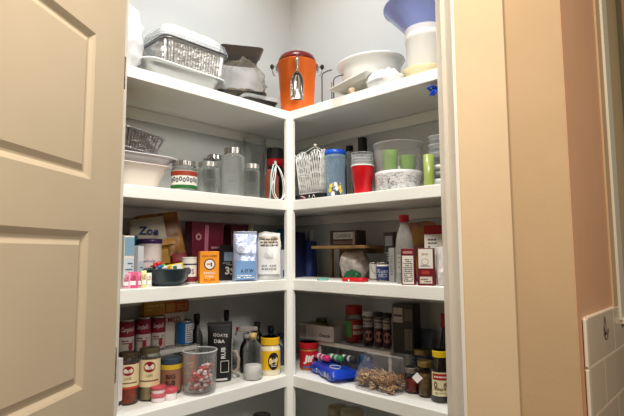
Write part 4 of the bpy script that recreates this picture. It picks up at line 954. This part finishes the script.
p = at('L', 171, .262, 320); carton('white_carton', 'white carton with red print standing behind the blue can', 'carton', Vector((-.271, p.y+.01, ZR)), FL, .088, .028, on('L', 172, 313, .262).z-ZR, M((206, 196, 182), .5), lambda mb, f, w, h: mb.text(f, 'MILD', 0, h*.8, h*.16, M((150, 60, 60), .5), width=w*.6, o=.0008, bold=.02))
# sauce jars in front
RD = M((140, 20, 28), .45)
def art_raos(mb, f, w, h):
    mb.ell(f, 0, h*.74, w*.20, h*.20, RD, .0006, 24); mb.text(f, "Rao's", 0, h*.745, h*.20, PAPER, width=w*.26, o=.0012, shear=.35, bold=.02)
    mb.text(f, 'CAFE', 0, h*.42, h*.10, M((80, 60, 50), .5), width=w*.22, o=.0012)
    mb.rect(f, -w*.34, h*.20, w*.34, h*.25, M((120, 90, 70), .5), .0006, nu=10)
def art_raos2(mb, f, w, h):
    art_raos(mb, f, w, h); mb.rect(f, -w*.5, -h*.02, w*.5, h*.07, M((190, 70, 40), .5), .001, nu=12)
LABC = M((224, 206, 162), .5)
jar('sauce_jar', 'jar of orange red sauce with a cream label, leftmost of the big sauce jars', 'jar', 'L', 118.5, 139, 352, .128, Z4, M((176, 62, 28), .5, tint=(150, 44, 22), vs=60), M((96, 84, 64), .35, metal=.6), art_raos2, LABC, .97, lid_h=.009, neckf=.84, labz=(.33, .79), a=2.7)
jar('sauce_jar', 'jar of pale creamy sauce with a cream label and dark stripe', 'jar', 'L', 139.5, 160.5, 347.5, .118, Z4, M((190, 172, 118), .5, tint=(172, 150, 98), vs=60), M((110, 100, 76), .35, metal=.6), art_raos, LABC, .97, lid_h=.009, neckf=.84, labz=(.28, .80), a=2.7)
jar('spice_jar', 'brown spice jar with a yellow lidded band between the creamy sauce and the glass mug', 'jar', 'L', 160, 182, 357, .132, Z4, M((134, 92, 66), .6), M((52, 70, 84), .4), lambda mb, f, w, h: (mb.rect(f, -w*.5, h*.82, w*.5, h*1.0, M((214, 178, 50), .45), .0006, nu=12), mb.text(f, 'BIG', 0, h*.56, h*.18, M((60, 30, 24), .5), width=w*.3, o=.001, bold=.03), mb.text(f, 'RUB', 0, h*.33, h*.18, M((60, 30, 24), .5), width=w*.3, o=.001, bold=.03)), M((150, 104, 84), .5), .9, lid_h=.014, labz=(.10, .84), a=2.8)
p, w_, h_ = spot('L', 178, 190, 352, .165, Z4)
can('rust_can', 'rust orange can mostly hidden behind the glass mug', 'can', 'L', 180, 197, 352, .176, Z4, M((176, 96, 56), .5), lambda mb, f, w, h: mb.lines(f, -w*.2, w*.1, h*.3, h*.8, 4, M((206, 160, 110), .5), 2))
# little stacked pots
def pot(lb, px, b, z, r, h, lc, bc):
    q = on('L', px, 394, b); t = thing('lidded_pot', lb, 'pot', (q.x, q.y, z), facing(q), 'little pink lidded pots')
    MB().lathe([(0, 0), (r*.9, 0), (r*.95, .002), (r, h*.62), (0, h*.62)], M(bc, .4), 28).build('pot_body', t)
    MB().lathe([(0, h*.62), (r*1.05, h*.62), (r*1.08, h*.66), (r*1.08, h*.92), (r, h), (0, h)], M(lc, .4), 28).build('lid', t)
pot('lower pot of the left little stack in front of the creamy sauce jar', 158.3, .072, Z4, .0225, .026, (200, 90, 100), (226, 216, 214))
pot('upper pot of the left little stack in front of the creamy sauce jar', 158.3, .072, Z4+.0265, .0225, .022, (196, 76, 88), (226, 206, 204))
pot('single wider pink lidded pot beside the glass mug', 170.3, .062, Z4, .0205, .038, (204, 84, 96), (230, 222, 220))
# packet at the door end
p = on('L', 117, 390, .10); carton('folded_box', 'white box edge with a black bar at the door end of the lower shelf', 'box', Vector((-.095, p.y-.014, Z4)), FL+.5, .020, .05, zat('L', 117, 357, .10)-Z4, M((220, 214, 214), .5), lambda mb, f, w, h: mb.rect(f, -w*.35, h*.10, w*.42, h*.18, BLACK, .0006))
# glass mug of red and white sweets
p, w_, h_ = spot('L', 183, 217, 350, .058, Z4); r = w_/2
t = thing('glass_mug', 'big fluted glass mug filled with red and white sweets on the lower shelf', 'mug', p, facing(p))
mb = MB(); n_ = 24
def frr(rr, z, a): return [Vector(((rr+(a if i % 2 else 0))*math.cos(PI*i/n_), (rr+(a if i % 2 else 0))*math.sin(PI*i/n_), z)) for i in range(2*n_)]
mb.loft([frr(r*.84, 0, 0), frr(r*.90, .006, 0), frr(r*.90, .014, .002), frr(r*.95, h_*.80, .002), frr(r*.97, h_*.86, 0), frr(r, h_-.002, 0), frr(r-.002, h_, 0), frr(r-.004, h_-.002, 0), frr(r*.90, h_*.8, 0), frr(r*.84, .012, 0)], M((190, 194, 192), .05, thin=.05)); mb.build('mug_body', t)
mb = MB(); mb.tube([Vector((r*.98*math.cos(2*PI*i/36), r*.98*math.sin(2*PI*i/36), h_)) for i in range(36)], .0022, M((226, 228, 228), .08, thin=.5), 6, closed=True); mb.build('rim', t)
mb = MB(); rd = random.Random(3)
for k in range(260):
    z = rd.uniform(.016, h_*.80); lim = r*.80-.008
    if z > h_*.45 and rd.random() < .5: pass
    a = rd.uniform(0, 2*PI); rr = lim*math.sqrt(rd.random()); x, y = rr*math.cos(a), rr*math.sin(a)
    if z > h_*(.52+.34*(x/r)): continue
    mb.sphere((x, y, z), rd.uniform(.006, .009), M((206, 44, 48), .35) if rd.random() < .42 else M((240, 214, 212), .4), 8, (1, 1, .7))
so = mb.build('sweets', t, label='red and white round sweets'); so['kind'] = 'stuff'
# black pouch
p = at('L', 219, .132, 350); hP = zat('L', 219, 323, .132)-Z4
def art_blk(mb, f, w, h):
    c_ = M((212, 210, 204), .5)
    mb.text(f, 'GOATS', 0, h*.80, h*.055, c_, width=w*.62, o=.004, rot=-.12, bold=.03); mb.text(f, 'D&A', -w*.04, h*.70, h*.06, c_, width=w*.46, o=.004, rot=-.08, bold=.03); mb.text(f, 'RUB', w*.12, h*.50, h*.08, c_, width=w*.46, o=.004, rot=PI/2, bold=.02)
    for a, b, c2, d in ((.0, .17, .36, .18), (.0, .36, .36, .37), (.0, .17, .02, .37), (.34, .17, .36, .37)): mb.rect(f, w*a, h*b, w*c2, h*d, c_, .004, nu=3)
    mb.rect(f, -w*.2, h*.04, w*.3, h*.075, c_, .004, nu=4)
bpch = pouch('black_pouch', 'matte black stand-up pouch with hand drawn white lettering', 'pouch', Vector((-.128, p.y, Z4)), facing(p, .12), .086, .045, hP, M((18, 18, 20), .4), 31, art_blk, .004, topw=1.08, seal=M((60, 60, 60), .4))
for sx in (-1, 1): MB().tube([(sx*(.0425+.004*j/5+.0008*(j % 2)), -.002, .006+(hP-.012)*j/5) for j in range(6)], .0011, M((206, 206, 202), .3), 6).build('edge_highlight', bpch, label='pale tube painted as a highlight along the edge')  # pale tubes stand in for highlights on the pouch edges
# glass mug with handle, brown
p, w_, h_ = spot('L', 226, 243, 352, .125, Z4)
p = at('L', 236, .085, 365); t = thing('handled_jar', 'brown filled glass jug with a thick loop handle behind the glass bottle', 'jug', Vector((-.138, p.y-.002, Z4)), facing(p))
r = .021; hJ = .115
glass_shell(r, hJ, t=.003).build('jug_body', t); contents(r-.0034, .005, hJ*.7, M((130, 96, 76), .5), parent=t)
MB().tube([(.020, -.008, hJ*.86), (.034, -.014, hJ*.88), (.044, -.018, hJ*.66), (.042, -.016, hJ*.36), (.030, -.012, hJ*.20), (.020, -.008, hJ*.24)], .0055, M((196, 176, 160), .15, thin=.5), 10).build('handle', t)
# glass bottle with cork, salt in it
p, w_, h_ = spot('L', 243.5, 262.5, 333, .058, Z4); r = w_/2
t = thing('cork_bottle', 'clear glass bottle with a cork neck and white grains in the bottom third', 'bottle', p, facing(p))
MB().lathe([(0, .004), (r*.5, .001), (r-.003, 0), (r, .004), (r, h_*.66), (r*.92, h_*.72), (r*.60, h_*.79), (r*.40, h_*.84), (r*.38, h_*.90), (r*.42, h_*.905), (r*.42, h_*.93)], GLASS, 36).build('bottle_body', t)
MB().lathe([(0, .003), (r-.003, .004), (r-.0022, h_*.30), (r*.6, h_*.315), (0, h_*.31)], M((224, 222, 220), .8, bump=(200, .5)), 32).build('white_grains', t)
MB().lathe([(0, h_*.86), (r*.35, h_*.86), (r*.38, h_*.94), (r*.40, h_), (0, h_)], M((206, 176, 116), .7, var=.15, vs=120), 20).build('cork', t)
# trigger sprayer behind
p = at('L', 246, .155, 350); zS = zat('L', 246, 326, .15)-Z4
t = thing('spray_bottle', 'white trigger spray bottle with a red band behind the cork bottle', 'bottle', Vector((-.158, p.y+.004, Z4)), facing(p))
r = .026; MB().lathe([(0, 0), (r-.002, 0), (r, .003), (r, zS*.5), (r*.8, zS*.6), (r*.45, zS*.68), (r*.45, zS*.74), (0, zS*.74)], M((34, 30, 34), .3), 32).build('bottle_body', t)
SW = M((206, 200, 198), .45)
mb = MB(); mb.lathe([(0, zS*.73), (.014, zS*.73), (.014, zS*.82), (0, zS*.82)], SW, 20); mb.box((-.004, 0, zS*.93), (.050, .020, zS*.13), SW, bev=.006); mb.box((.030, 0, zS*.93), (.030, .016, zS*.09), SW, bev=.005); mb.tube([(-.022, 0, zS*.93), (-.036, 0, zS*.90), (-.042, 0, zS*.80)], [.008, .007, .004], SW, 8); mb.build('spray_head', t)
MB().box((-.036, 0, zS*.93), (.010, .016, .014), REDL, bev=.002).build('red_nozzle', t)
MB().tube([(.012, 0, zS*.86), (.020, 0, zS*.78), (.016, 0, zS*.70)], [.004, .004, .003], SW, 8).build('trigger', t)
# mayonnaise jar
p, w_, h_ = spot('L', 259.5, 281, 336.5, .066, Z4); r = w_/2
t = thing('mayonnaise_jar', 'white mayonnaise jar with a yellow lid and a black round emblem', 'jar', p, facing(p))
MAYO = M((232, 222, 194), .3); YEL = M((234, 184, 30), .35)
MB().lathe([(0, 0), (r*.86, 0), (r*.93, .005), (r*.95, h_*.10), (r*.94, h_*.62), (r*.90, h_*.72), (r*.76, h_*.78), (r*.74, h_*.82), (0, h_*.82)], MAYO, 40).build('jar_body', t)
mb = ridged(r*.86, h_*.80, h_, YEL, n=36); mb.lathe([(r*.86-.002, h_), (0, h_)], YEL, 36); mb.build('lid', t)
def art_duke(mb, f, w, h):
    mb.ell(f, w*.14, h*.46, w*.22, h*.46, M((26, 26, 30), .45), .0008, 28); mb.text(f, "Duke's", w*.14, h*.52, h*.24, PAPER, width=w*.36, o=.0014, rot=.25, shear=.3, bold=.02); mb.lines(f, w*.04, w*.26, h*.16, h*.32, 2, PAPER, 4, .0014)
band(r*.945, h_*.16, h_*.66, YEL, 2.5, .0008, t, art_duke)
# dark things behind
for k, (x0, x1, yt, b, cc, lb) in enumerate(((222, 231, 310, .235, (30, 22, 18), 'tall slim black bottle at the back behind the black pouch'), (192, 202, 314, .245, (36, 32, 24), 'dark bottle at the back to the right of the blue can'), (252, 262, 322, .23, (30, 34, 30), 'dark green bottle at the back behind the spray bottle'), (266, 276, 326, .20, (28, 52, 78), 'dark blue bottle at the back behind the mayonnaise jar'), (276, 286, 333, .15, (34, 60, 90), 'dark blue jar at the back beside the post'))):
    p, w_, h_ = spot('L', x0, x1, yt, b, Z4); r = w_/2*1.25
    t = thing('dark_bottle', lb, 'bottle', p, 0)
    MB().lathe([(0, 0), (r-.002, 0), (r, .003), (r, h_*.62), (r*.8, h_*.70), (r*.42, h_*.78), (r*.40, h_*.86), (0, h_*.86)], M(cc, .25), 28).build('bottle_body', t)
    MB().lathe([(0, h_*.85), (r*.48, h_*.85), (r*.48, h_), (0, h_)], M(tuple(int(c_*.7) for c_ in cc), .4), 20).build('cap', t)
p, w_, h_ = spot('L', 196, 208, 326, .185, Z4)
emptyjar('glass_jar', 'empty glass jar on the lower shelf behind the glass mug', 'jar', 'L', 197, 212, 325, .19, Z4, None, group=None)
# orange and yellow boxes stacked at the back above the cans
for k, (x0, x1, yt, z, cc, lb) in enumerate(((145, 170, 300, 0, (196, 140, 44), 'yellow box lying at the back top of the mesh riser'), (170, 193, 298, 0, (176, 86, 40), 'orange box lying at the back top of the mesh riser'))):
    xa_ = on('L', (x0+x1)/2, yt+6, .268); ww = (xa_-CAM).dot(Fv)*(x1-x0)/FPX*1.25
    zb_ = ZR+(.092 if k == 0 else .116)
    hh = on('L', (x0+x1)/2, yt+1, .268).z
    carton('snack_box', lb, 'box', Vector((-.272, xa_.y, ZR)), FL, ww*.98, .026 if k == 0 else .0, hh-ZR, M(cc, .45), lambda mb, f, w, h: (mb.lines(f, -w*.4, w*.4, h*.78, h*.95, 2, M((210, 180, 90), .5), 5), )) if k == 0 else None
xa_ = on('L', 181, 304, .268)
carton('snack_box', 'orange box lying on top of the white carton behind the blue can', 'box', Vector((-.271, on('L', 171, 320, .262).y+.022, on('L', 172, 313, .262).z+.0015)), FL, .10, .028, .040, M((176, 86, 40), .45), lambda mb, f, w, h: (mb.rect(f, -w*.45, h*.1, -w*.1, h*.9, M((206, 140, 60), .5), .0006), mb.lines(f, 0, w*.42, h*.2, h*.8, 3, M((220, 150, 110), .5), 3)))

# ================================================================ lower shelf, right run
b0 = .150; xa, xb = on('R', 311, 341, b0).x, on('R', 391, 352, b0).x; zr = on('R', 350, 345.5, b0).z-Z4
riser('slatted_riser', 'white slatted riser standing on the right side of the lower shelf', (xa+xb)/2, b0+.062, Z4, FR, xb-xa, .122, zr, 15, .004, inset=.045)
ZQ = Z4+zr-.001
# white tray box
p = on('R', 322, 335, .13); wT = wid('R', 299, 344, .15)
t = thing('tray_box', 'open white cardboard tray with black print on the slatted riser', 'box', Vector((on('R', 322, 330, .19).x+.012, .204, ZQ+.001)), FR+.04)
CB = M((208, 200, 194), .6); W_, D_, H_ = .185, .13, .062; mb = MB()
mb.box((0, 0, .0015), (W_, D_, .003), CB)
for sx in (-1, 1): mb.box((sx*(W_/2-.001), 0, H_/2), (.002, D_, H_), CB)
for sy in (-1, 1): mb.box((0, sy*(D_/2-.001), H_/2), (W_, .002, H_), CB)
mb.build('tray_body', t)
mb = MB(); f = flatmap((0, -D_/2, 0)); mb.text(f, 'Oranda', W_*.24, H_*.40, H_*.22, BLACK, o=.0008, bold=.02, shear=.2); mb.rect(f, -W_*.49, .006, -W_*.30, H_-.006, M((150, 142, 138), .6), .0006); mb.build('front_print', t, wn=False)
g = thing('olive_jar', 'dim olive yellow jar standing in the white cardboard tray', 'jar', Vector((on('R', 322, 330, .19).x-.01, .20, ZQ+.0045)), 0)
MB().lathe([(0, 0), (.026, 0), (.028, .003), (.028, .055), (.022, .066), (0, .066)], M((92, 86, 34), .3), 28).build('jar_body', g); MB().lathe([(0, .066), (.024, .066), (.024, .078), (0, .078)], M((70, 66, 50), .4), 28).build('lid', g)
# red green jar and dark jars
jar('cherry_jar', 'red jar with a green and white label on the slatted riser', 'jar', 'R', 345, 362.5, 305, .215, ZQ, M((166, 30, 26), .4), M((150, 20, 24), .4), lambda mb, f, w, h: (mb.rect(f, -w*.5, h*.1, -w*.12, h*.95, M((70, 130, 56), .5), .0006, nu=6), mb.rect(f, -w*.05, h*.25, w*.5, h*.75, M((206, 190, 180), .5), .0006, nu=8), mb.rect(f, -w*.05, h*.45, w*.5, h*.55, M((150, 30, 30), .5), .001, nu=8)), M((150, 30, 28), .5), .95, lid_h=.03, labz=(.12, .62), a=2.6)
for k, (x0, x1, yt, lb) in enumerate(((363, 373.5, 311, 'white lidded spice jar with dark label left in the row on the slatted riser'), (374, 383, 312, 'middle dark spice jar of the row on the slatted riser'), (382.5, 391, 313, 'dark spice jar nearest the black box on the slatted riser'))):
    jar('spice_bottle', lb, 'jar', 'R', x0, x1, yt, .195, ZQ, M((70, 30, 28), .4), M((190, 190, 186), .4) if k == 0 else M((34, 26, 28), .4), lambda mb, f, w, h: (mb.rect(f, -w*.4, h*.62, w*.4, h*.95, M((176, 166, 160), .5), .0006, nu=6), mb.lines(f, -w*.36, w*.36, h*.66, h*.92, 2, M((40, 20, 24), .5), 5, .001), mb.ell(f, 0, h*.3, w*.3, h*.2, M((180, 130, 120), .5), .0006)), M((60, 22, 30), .5), .95, lid_h=.012, neckf=.9, labz=(.1, .84), a=2.8, group='dark spice jars on the slatted riser')
p = on('R', 405, 320, .19); hh = on('R', 405, 304, .17).z-ZQ
carton('black_box', 'dark brown box with pale windows at the right end of the slatted riser', 'box', Vector((on('R', 408, 320, .19).x-.012, .20, ZQ)), FR+.18, .078, .075, hh, M((34, 26, 26), .4),
   lambda mb, f, w, h: (mb.rect(f, -w*.46, h*.62, w*.0, h*.92, M((170, 160, 156), .5), .0006), mb.rect(f, -w*.44, h*.74, -w*.02, h*.78, M((50, 40, 40), .5), .001), mb.rect(f, w*.06, h*.66, w*.46, h*.90, M((90, 80, 74), .5), .0006), mb.rect(f, w*.08, h*.08, w*.44, h*.50, M((100, 92, 84), .5), .0006), mb.rect(f, w*.28, h*.08, w*.31, h*.50, M((40, 36, 34), .5), .001)))
# peanut butter jar
p, w_, h_ = spot('R', 299.5, 318, 341.5, .118, Z4); r = w_/2
t = thing('peanut_butter_jar', 'peanut butter jar with a red lid and red label below the cardboard tray', 'jar', p, facing(p))
MB().lathe([(0, 0), (r*.9, 0), (r*.96, .004), (r*.96, h_*.72), (r*.88, h_*.78), (0, h_*.78)], M((170, 116, 62), .35), 36).build('jar_body', t)
ml = M((176, 22, 30), .4); mb = ridged(r, h_*.78, h_, ml); mb.lathe([(r-.002, h_), (0, h_)], ml, 36); mb.build('lid', t)
band(r*.965, h_*.08, h_*.70, M((186, 24, 34), .45), 3.0, .0006, t, lambda mb, f, w, h: (mb.text(f, 'Jif', .0, h*.52, h*.52, PAPER, width=w*.40, o=.0012, bold=.05, shear=.15), mb.rect(f, -w*.24, h*.04, w*.24, h*.14, M((60, 110, 170), .5), .0006, nu=8), mb.rect(f, w*.24, h*.3, w*.36, h*.7, M((60, 130, 70), .5), .0006, nu=3)))
# blue cookie packet
p = Vector((.140, .094, Z4+.001))
t = thing('cookie_packet', 'royal blue cookie packet lying at the front beside the post', 'packet', p, -.40)
COB = M((22, 66, 190), .25, coat=.4)
mb = MB(); Lc, Dc, Hc = .205, .105, .042
rings = []
for i in range(17):
    f_ = i/16; x = -Lc/2+Lc*f_; k_ = min(1, (1-abs(2*f_-1))*9+.10)
    ring = []
    for j in range(28):
        a = 2*PI*j/28; y = Dc/2*math.copysign(abs(math.cos(a))**.5, math.cos(a)); z = Hc/2*k_*math.copysign(abs(math.sin(a))**.6, math.sin(a))+Hc/2
        n_ = noise.noise(Vector((x*30, y*30, z*30)))*.004; ring.append(Vector((x, y+n_, max(0, z+n_))))
    rings.append(ring)
mb.loft(rings, COB); mb.build('packet_body', t)
mb = MB(); f = flatmap((0, -Dc/2-.001, Hc/2)); mb.text(f, 'T', -.030, -.002, .016, PAPER, o=.002, bold=.02); mb.text(f, '8', .045, .000, .020, PAPER, o=.002, bold=.03); mb.text(f, 'O', .070, .002, .014, PAPER, o=.002, bold=.02); mb.build('side_lettering', t, wn=False)
mb = MB(); f = flatmap((0, 0, Hc+.001), (1, 0, 0), (0, 1, 0)); mb.tube(closedloop([f(.01, -.01), f(.04, -.03), (f(.07, -.012)), f(.04, .01)]), .0014, PAPER, 6, closed=True); mb.build('white_loop', t)
for sx in (-1, 1): MB().box((sx*(Lc/2+.006), 0, Hc/2), (.016, Dc*.85, .0016), COB).build('end_seal', t)
for k, (px, dy, cc, L_, lb) in enumerate(((323, .105, (214, 50, 120), .10, 'pink wrapped roll lying on the blue cookie packet'), (333, .115, (60, 150, 90), .09, 'green wrapped roll on the blue cookie packet'), (343, .118, (60, 60, 66), .085, 'dark roll with pale bands on the blue cookie packet'))):
    q = Vector((.075+.05*k, dy+.01*k, Z4+Hc+.018+.002*k)); t = thing('candy_roll', lb, 'roll', q, -.35+.12*k, 'wrapped rolls on the cookie packet')
    mb = MB(); mb.lathe([(0, -L_/2), (.010, -L_/2), (.0125, -L_/2+.004), (.0125, L_/2-.004), (.010, L_/2), (0, L_/2)], M(cc, .35), 20, (0, 0, 0), Vector((1, 0, .05))); mb.build('roll_body', t)
    mb = MB(); mb.lathe([(.0129, -.022), (.0129, -.006)], WHITE, 20, (0, 0, 0), Vector((1, 0, .05))); mb.lathe([(.0129, .010), (.0129, .022)], M((200, 210, 214), .4), 20, (0, 0, 0), Vector((1, 0, .05))); mb.build('wrapper_bands', t, wn=False)
q = Vector((.245, .165, Z4)); t = thing('blue_pouch', 'small dark blue crinkled pouch behind the cookie packet', 'pouch', q, -.2)
heap(.07, .05, .085, M((44, 82, 130), .3, tint=(30, 50, 90), vs=30, bump=(50, .4)), 23, .009, 'pouch_body', t)
# pretzel bag
cx_ = Vector((.373, .078, Z4))
t = thing('pretzel_bag', 'clear plastic bag half full of small pretzels at the front of the lower shelf', 'bag', cx_, -.02)
mb = MB(); BR = 20; W_, D_, H_ = .176, .118, .112
rings = []
for j in range(BR+1):
    v = j/BR; dd = D_/2*(1 if v < .4 else max(.06, 1-(v-.4)*1.5)); ww = W_/2*(1-.06*v)
    ring = []
    for i in range(56):
        a = 2*PI*i/56; x = ww*math.copysign(abs(math.cos(a))**.5, math.cos(a)); y = dd*math.copysign(abs(math.sin(a))**.6, math.sin(a))+(v**2)*.02
        q = Vector((x, y, H_*v)); n_ = noise.noise_vector(q*26)*.008*min(1, v*3+.1)+noise.noise_vector(q*60)*.003*min(1, v*3); q += n_; q.z = max(q.z, 0); ring.append(q)
    rings.append(ring)
mb.loft(rings, M((170, 166, 170), .05, thin=.03), (True, False)); mb.build('bag_film', t)
MB().box((0, .024, H_-.002), (W_*.86, .003, .006), MILKY).build('zip_seal', t)
mb = MB(); rd = random.Random(12)
PZ = [M((186, 148, 104), .5), M((214, 180, 136), .5), M((156, 116, 78), .5)]
for k in range(170):
    lx = rd.uniform(-.076, .076); ly = rd.uniform(-.040, .038); lz = rd.uniform(.008, .060-.10*abs(lx)*abs(lx)*8-.2*abs(ly))
    if lz < .008: lz = .01
    R3 = Matrix.Rotation(rd.uniform(0, PI), 3, 'X') @ Matrix.Rotation(rd.uniform(0, 2*PI), 3, 'Z'); c_ = Vector((lx, ly, lz)); s_ = rd.uniform(.008, .0115)
    base = [(-.2, -.9, 0), (-.95, .1, 0), (-.5, .95, 0), (0, .2, .1), (.5, .95, 0), (.95, .1, 0), (.2, -.9, 0), (-.5, .3, .2)]
    pts = [c_+R3@(Vector(q)*s_) for q in base[:7]]; pts = [Vector((max(-.080, min(.080, q.x)), max(-.05, min(.05, q.y)), max(.004, q.z))) for q in pts]
    mb.tube(pts, .0026, PZ[k % 3], 6, closed=True)
so = mb.build('pretzels', t, label='small brown knotted pretzels'); so['kind'] = 'stuff'
# jam and pickle jars, syrup
jar('jam_jar', 'dark red jam jar with a silver lid right of the pretzel bag', 'jar', 'R', 404.5, 421, 366.5, .118, Z4, M((120, 18, 20), .3), STEEL, frac=1.0, lid_h=.012)
jar('pickle_jar', 'brown pickle jar with a brass lid and a white diamond tag', 'jar', 'R', 417.5, 433, 360.5, .108, Z4, M((132, 96, 40), .45, tint=(84, 58, 22), vs=70), M((176, 152, 96), .3, metal=.9), lambda mb, f, w, h: None, None, .97, lid_h=.012)
tg = None
p, w_, h_ = spot('R', 417, 433, 360, .108, Z4)
q = Vector((p.x-.012, p.y-.031, Z4+.062)); t = thing('paper_tag', 'white diamond shaped paper tag leaning on the brown pickle jar', 'tag', q, facing(p, -.15))
MB().box((0, 0, 0), (.025, .0012, .025), WHITE, Matrix.Rotation(PI/4, 3, 'Y')).build('tag_card', t)
jar('tall_pickle_jar', 'darker glass jar with a brass lid at the back behind the pickle jar', 'jar', 'R', 414, 430, 349, .185, Z4, M((54, 50, 34), .45), M((170, 150, 104), .3, metal=.9), frac=.97, lid_h=.012)
p, w_, h_ = spot('R', 429.5, 450, 350, .098, Z4); r = w_/2*.98
t = thing('syrup_bottle', 'dark syrup bottle with a yellow cap and a cream picture label', 'bottle', p, facing(p))
MB().lathe([(0, .002), (r*.7, 0), (r*.97, .002), (r, .008), (r, h_*.62), (r*.96, h_*.68), (r*.80, h_*.78), (r*.66, h_*.84), (r*.62, h_*.90), (0, h_*.90)], M((26, 18, 14), .12, coat=.5), 40).build('bottle_body', t)
yl = M((222, 190, 30), .35); mb = ridged(r*.74, h_*.87, h_, yl, n=30); mb.lathe([(r*.74-.002, h_), (0, h_)], yl, 30); mb.build('cap', t)
def art_syrup(mb, f, w, h):
    mb.rect(f, -w*.42, h*.68, w*.42, h*.94, M((170, 28, 34), .45), .0008, nu=8); mb.lines(f, -w*.34, w*.34, h*.74, h*.88, 1, PAPER, 3, .0012)
    for u, v, a, b in ((-.26, .46, .10, .14), (-.20, .30, .14, .06), (.20, .40, .07, .16), (.02, .28, .10, .05), (.28, .5, .05, .07)): mb.ell(f, w*u, h*v, w*a, h*b, M((120, 92, 66), .5), .001, hole=.4)
    mb.lines(f, -w*.3, w*.3, h*.06, h*.16, 2, M((120, 110, 70), .5), 5)
band(r, h_*.14, h_*.60, M((222, 212, 172), .5), 1.9, .0008, t, art_syrup)
p, w_, h_ = spot('R', 437, 450, 314, .165, Z4); r = .020
t = thing('sauce_bottle', 'tall dark sauce bottle with a red cap behind the syrup bottle', 'bottle', Vector((p.x-.003, p.y+.012, Z4)), 0)
MB().lathe([(0, 0), (r-.002, 0), (r, .003), (r, h_*.55), (r*.8, h_*.65), (r*.5, h_*.78), (r*.48, h_*.84), (0, h_*.84)], M((30, 20, 18), .15), 28).build('bottle_body', t)
MB().lathe([(0, h_*.83), (r*.66, h_*.83), (r*.66, h_), (0, h_)], M((170, 24, 30), .4), 24).build('cap', t)
p = on('R', 424, 335, .25); t = thing('blue_bag', 'dim blue printed bag at the back of the lower shelf behind the jars', 'bag', Vector((p.x-.010, .262, Z4)), 0)
MB().loft([rrect(.085, .035, .012, 0), rrect(.09, .045, .014, .02), rrect(.085, .04, .014, .12), rrect(.088, .014, .005, zat('R', 424, 329, .25)-Z4)], M((84, 100, 120), .45, bump=(40, .3))).build('bag_body', t)
mb = MB(); mb.lines(flatmap((0, -.0235, .02)), -.034, .034, .03, .10, 5, M((150, 166, 190), .5), 7, .003); mb.build('print', t, wn=False)

# ================================================================ bottom shelf
for k, (side, px, b, rr, hh, cc, lc, lb) in enumerate((('R', 338, .14, .045, .26, (92, 104, 48), (150, 140, 110), 'dim green jar top on the bottom shelf below the cookie packet'), ('R', 352, .11, .05, .275, (178, 160, 130), (160, 150, 130), 'pale jar top on the bottom shelf below the pretzel bag'), ('L', 262, .12, .04, .22, (40, 40, 40), (60, 60, 60), 'dark jar barely visible on the bottom shelf left of the post'))):
    q = on(side, px, 405, b); t = thing('storage_jar', lb, 'jar', (q.x, q.y, Z5), 0)
    MB().lathe([(0, 0), (rr-.004, 0), (rr, .004), (rr, hh*.8), (rr*.8, hh*.88), (0, hh*.88)], M(cc, .4), 32).build('jar_body', t)
    MB().lathe([(0, hh*.88), (rr*.86, hh*.88), (rr*.86, hh-.002), (rr*.84, hh), (0, hh)], M(lc, .4), 32).build('lid', t)
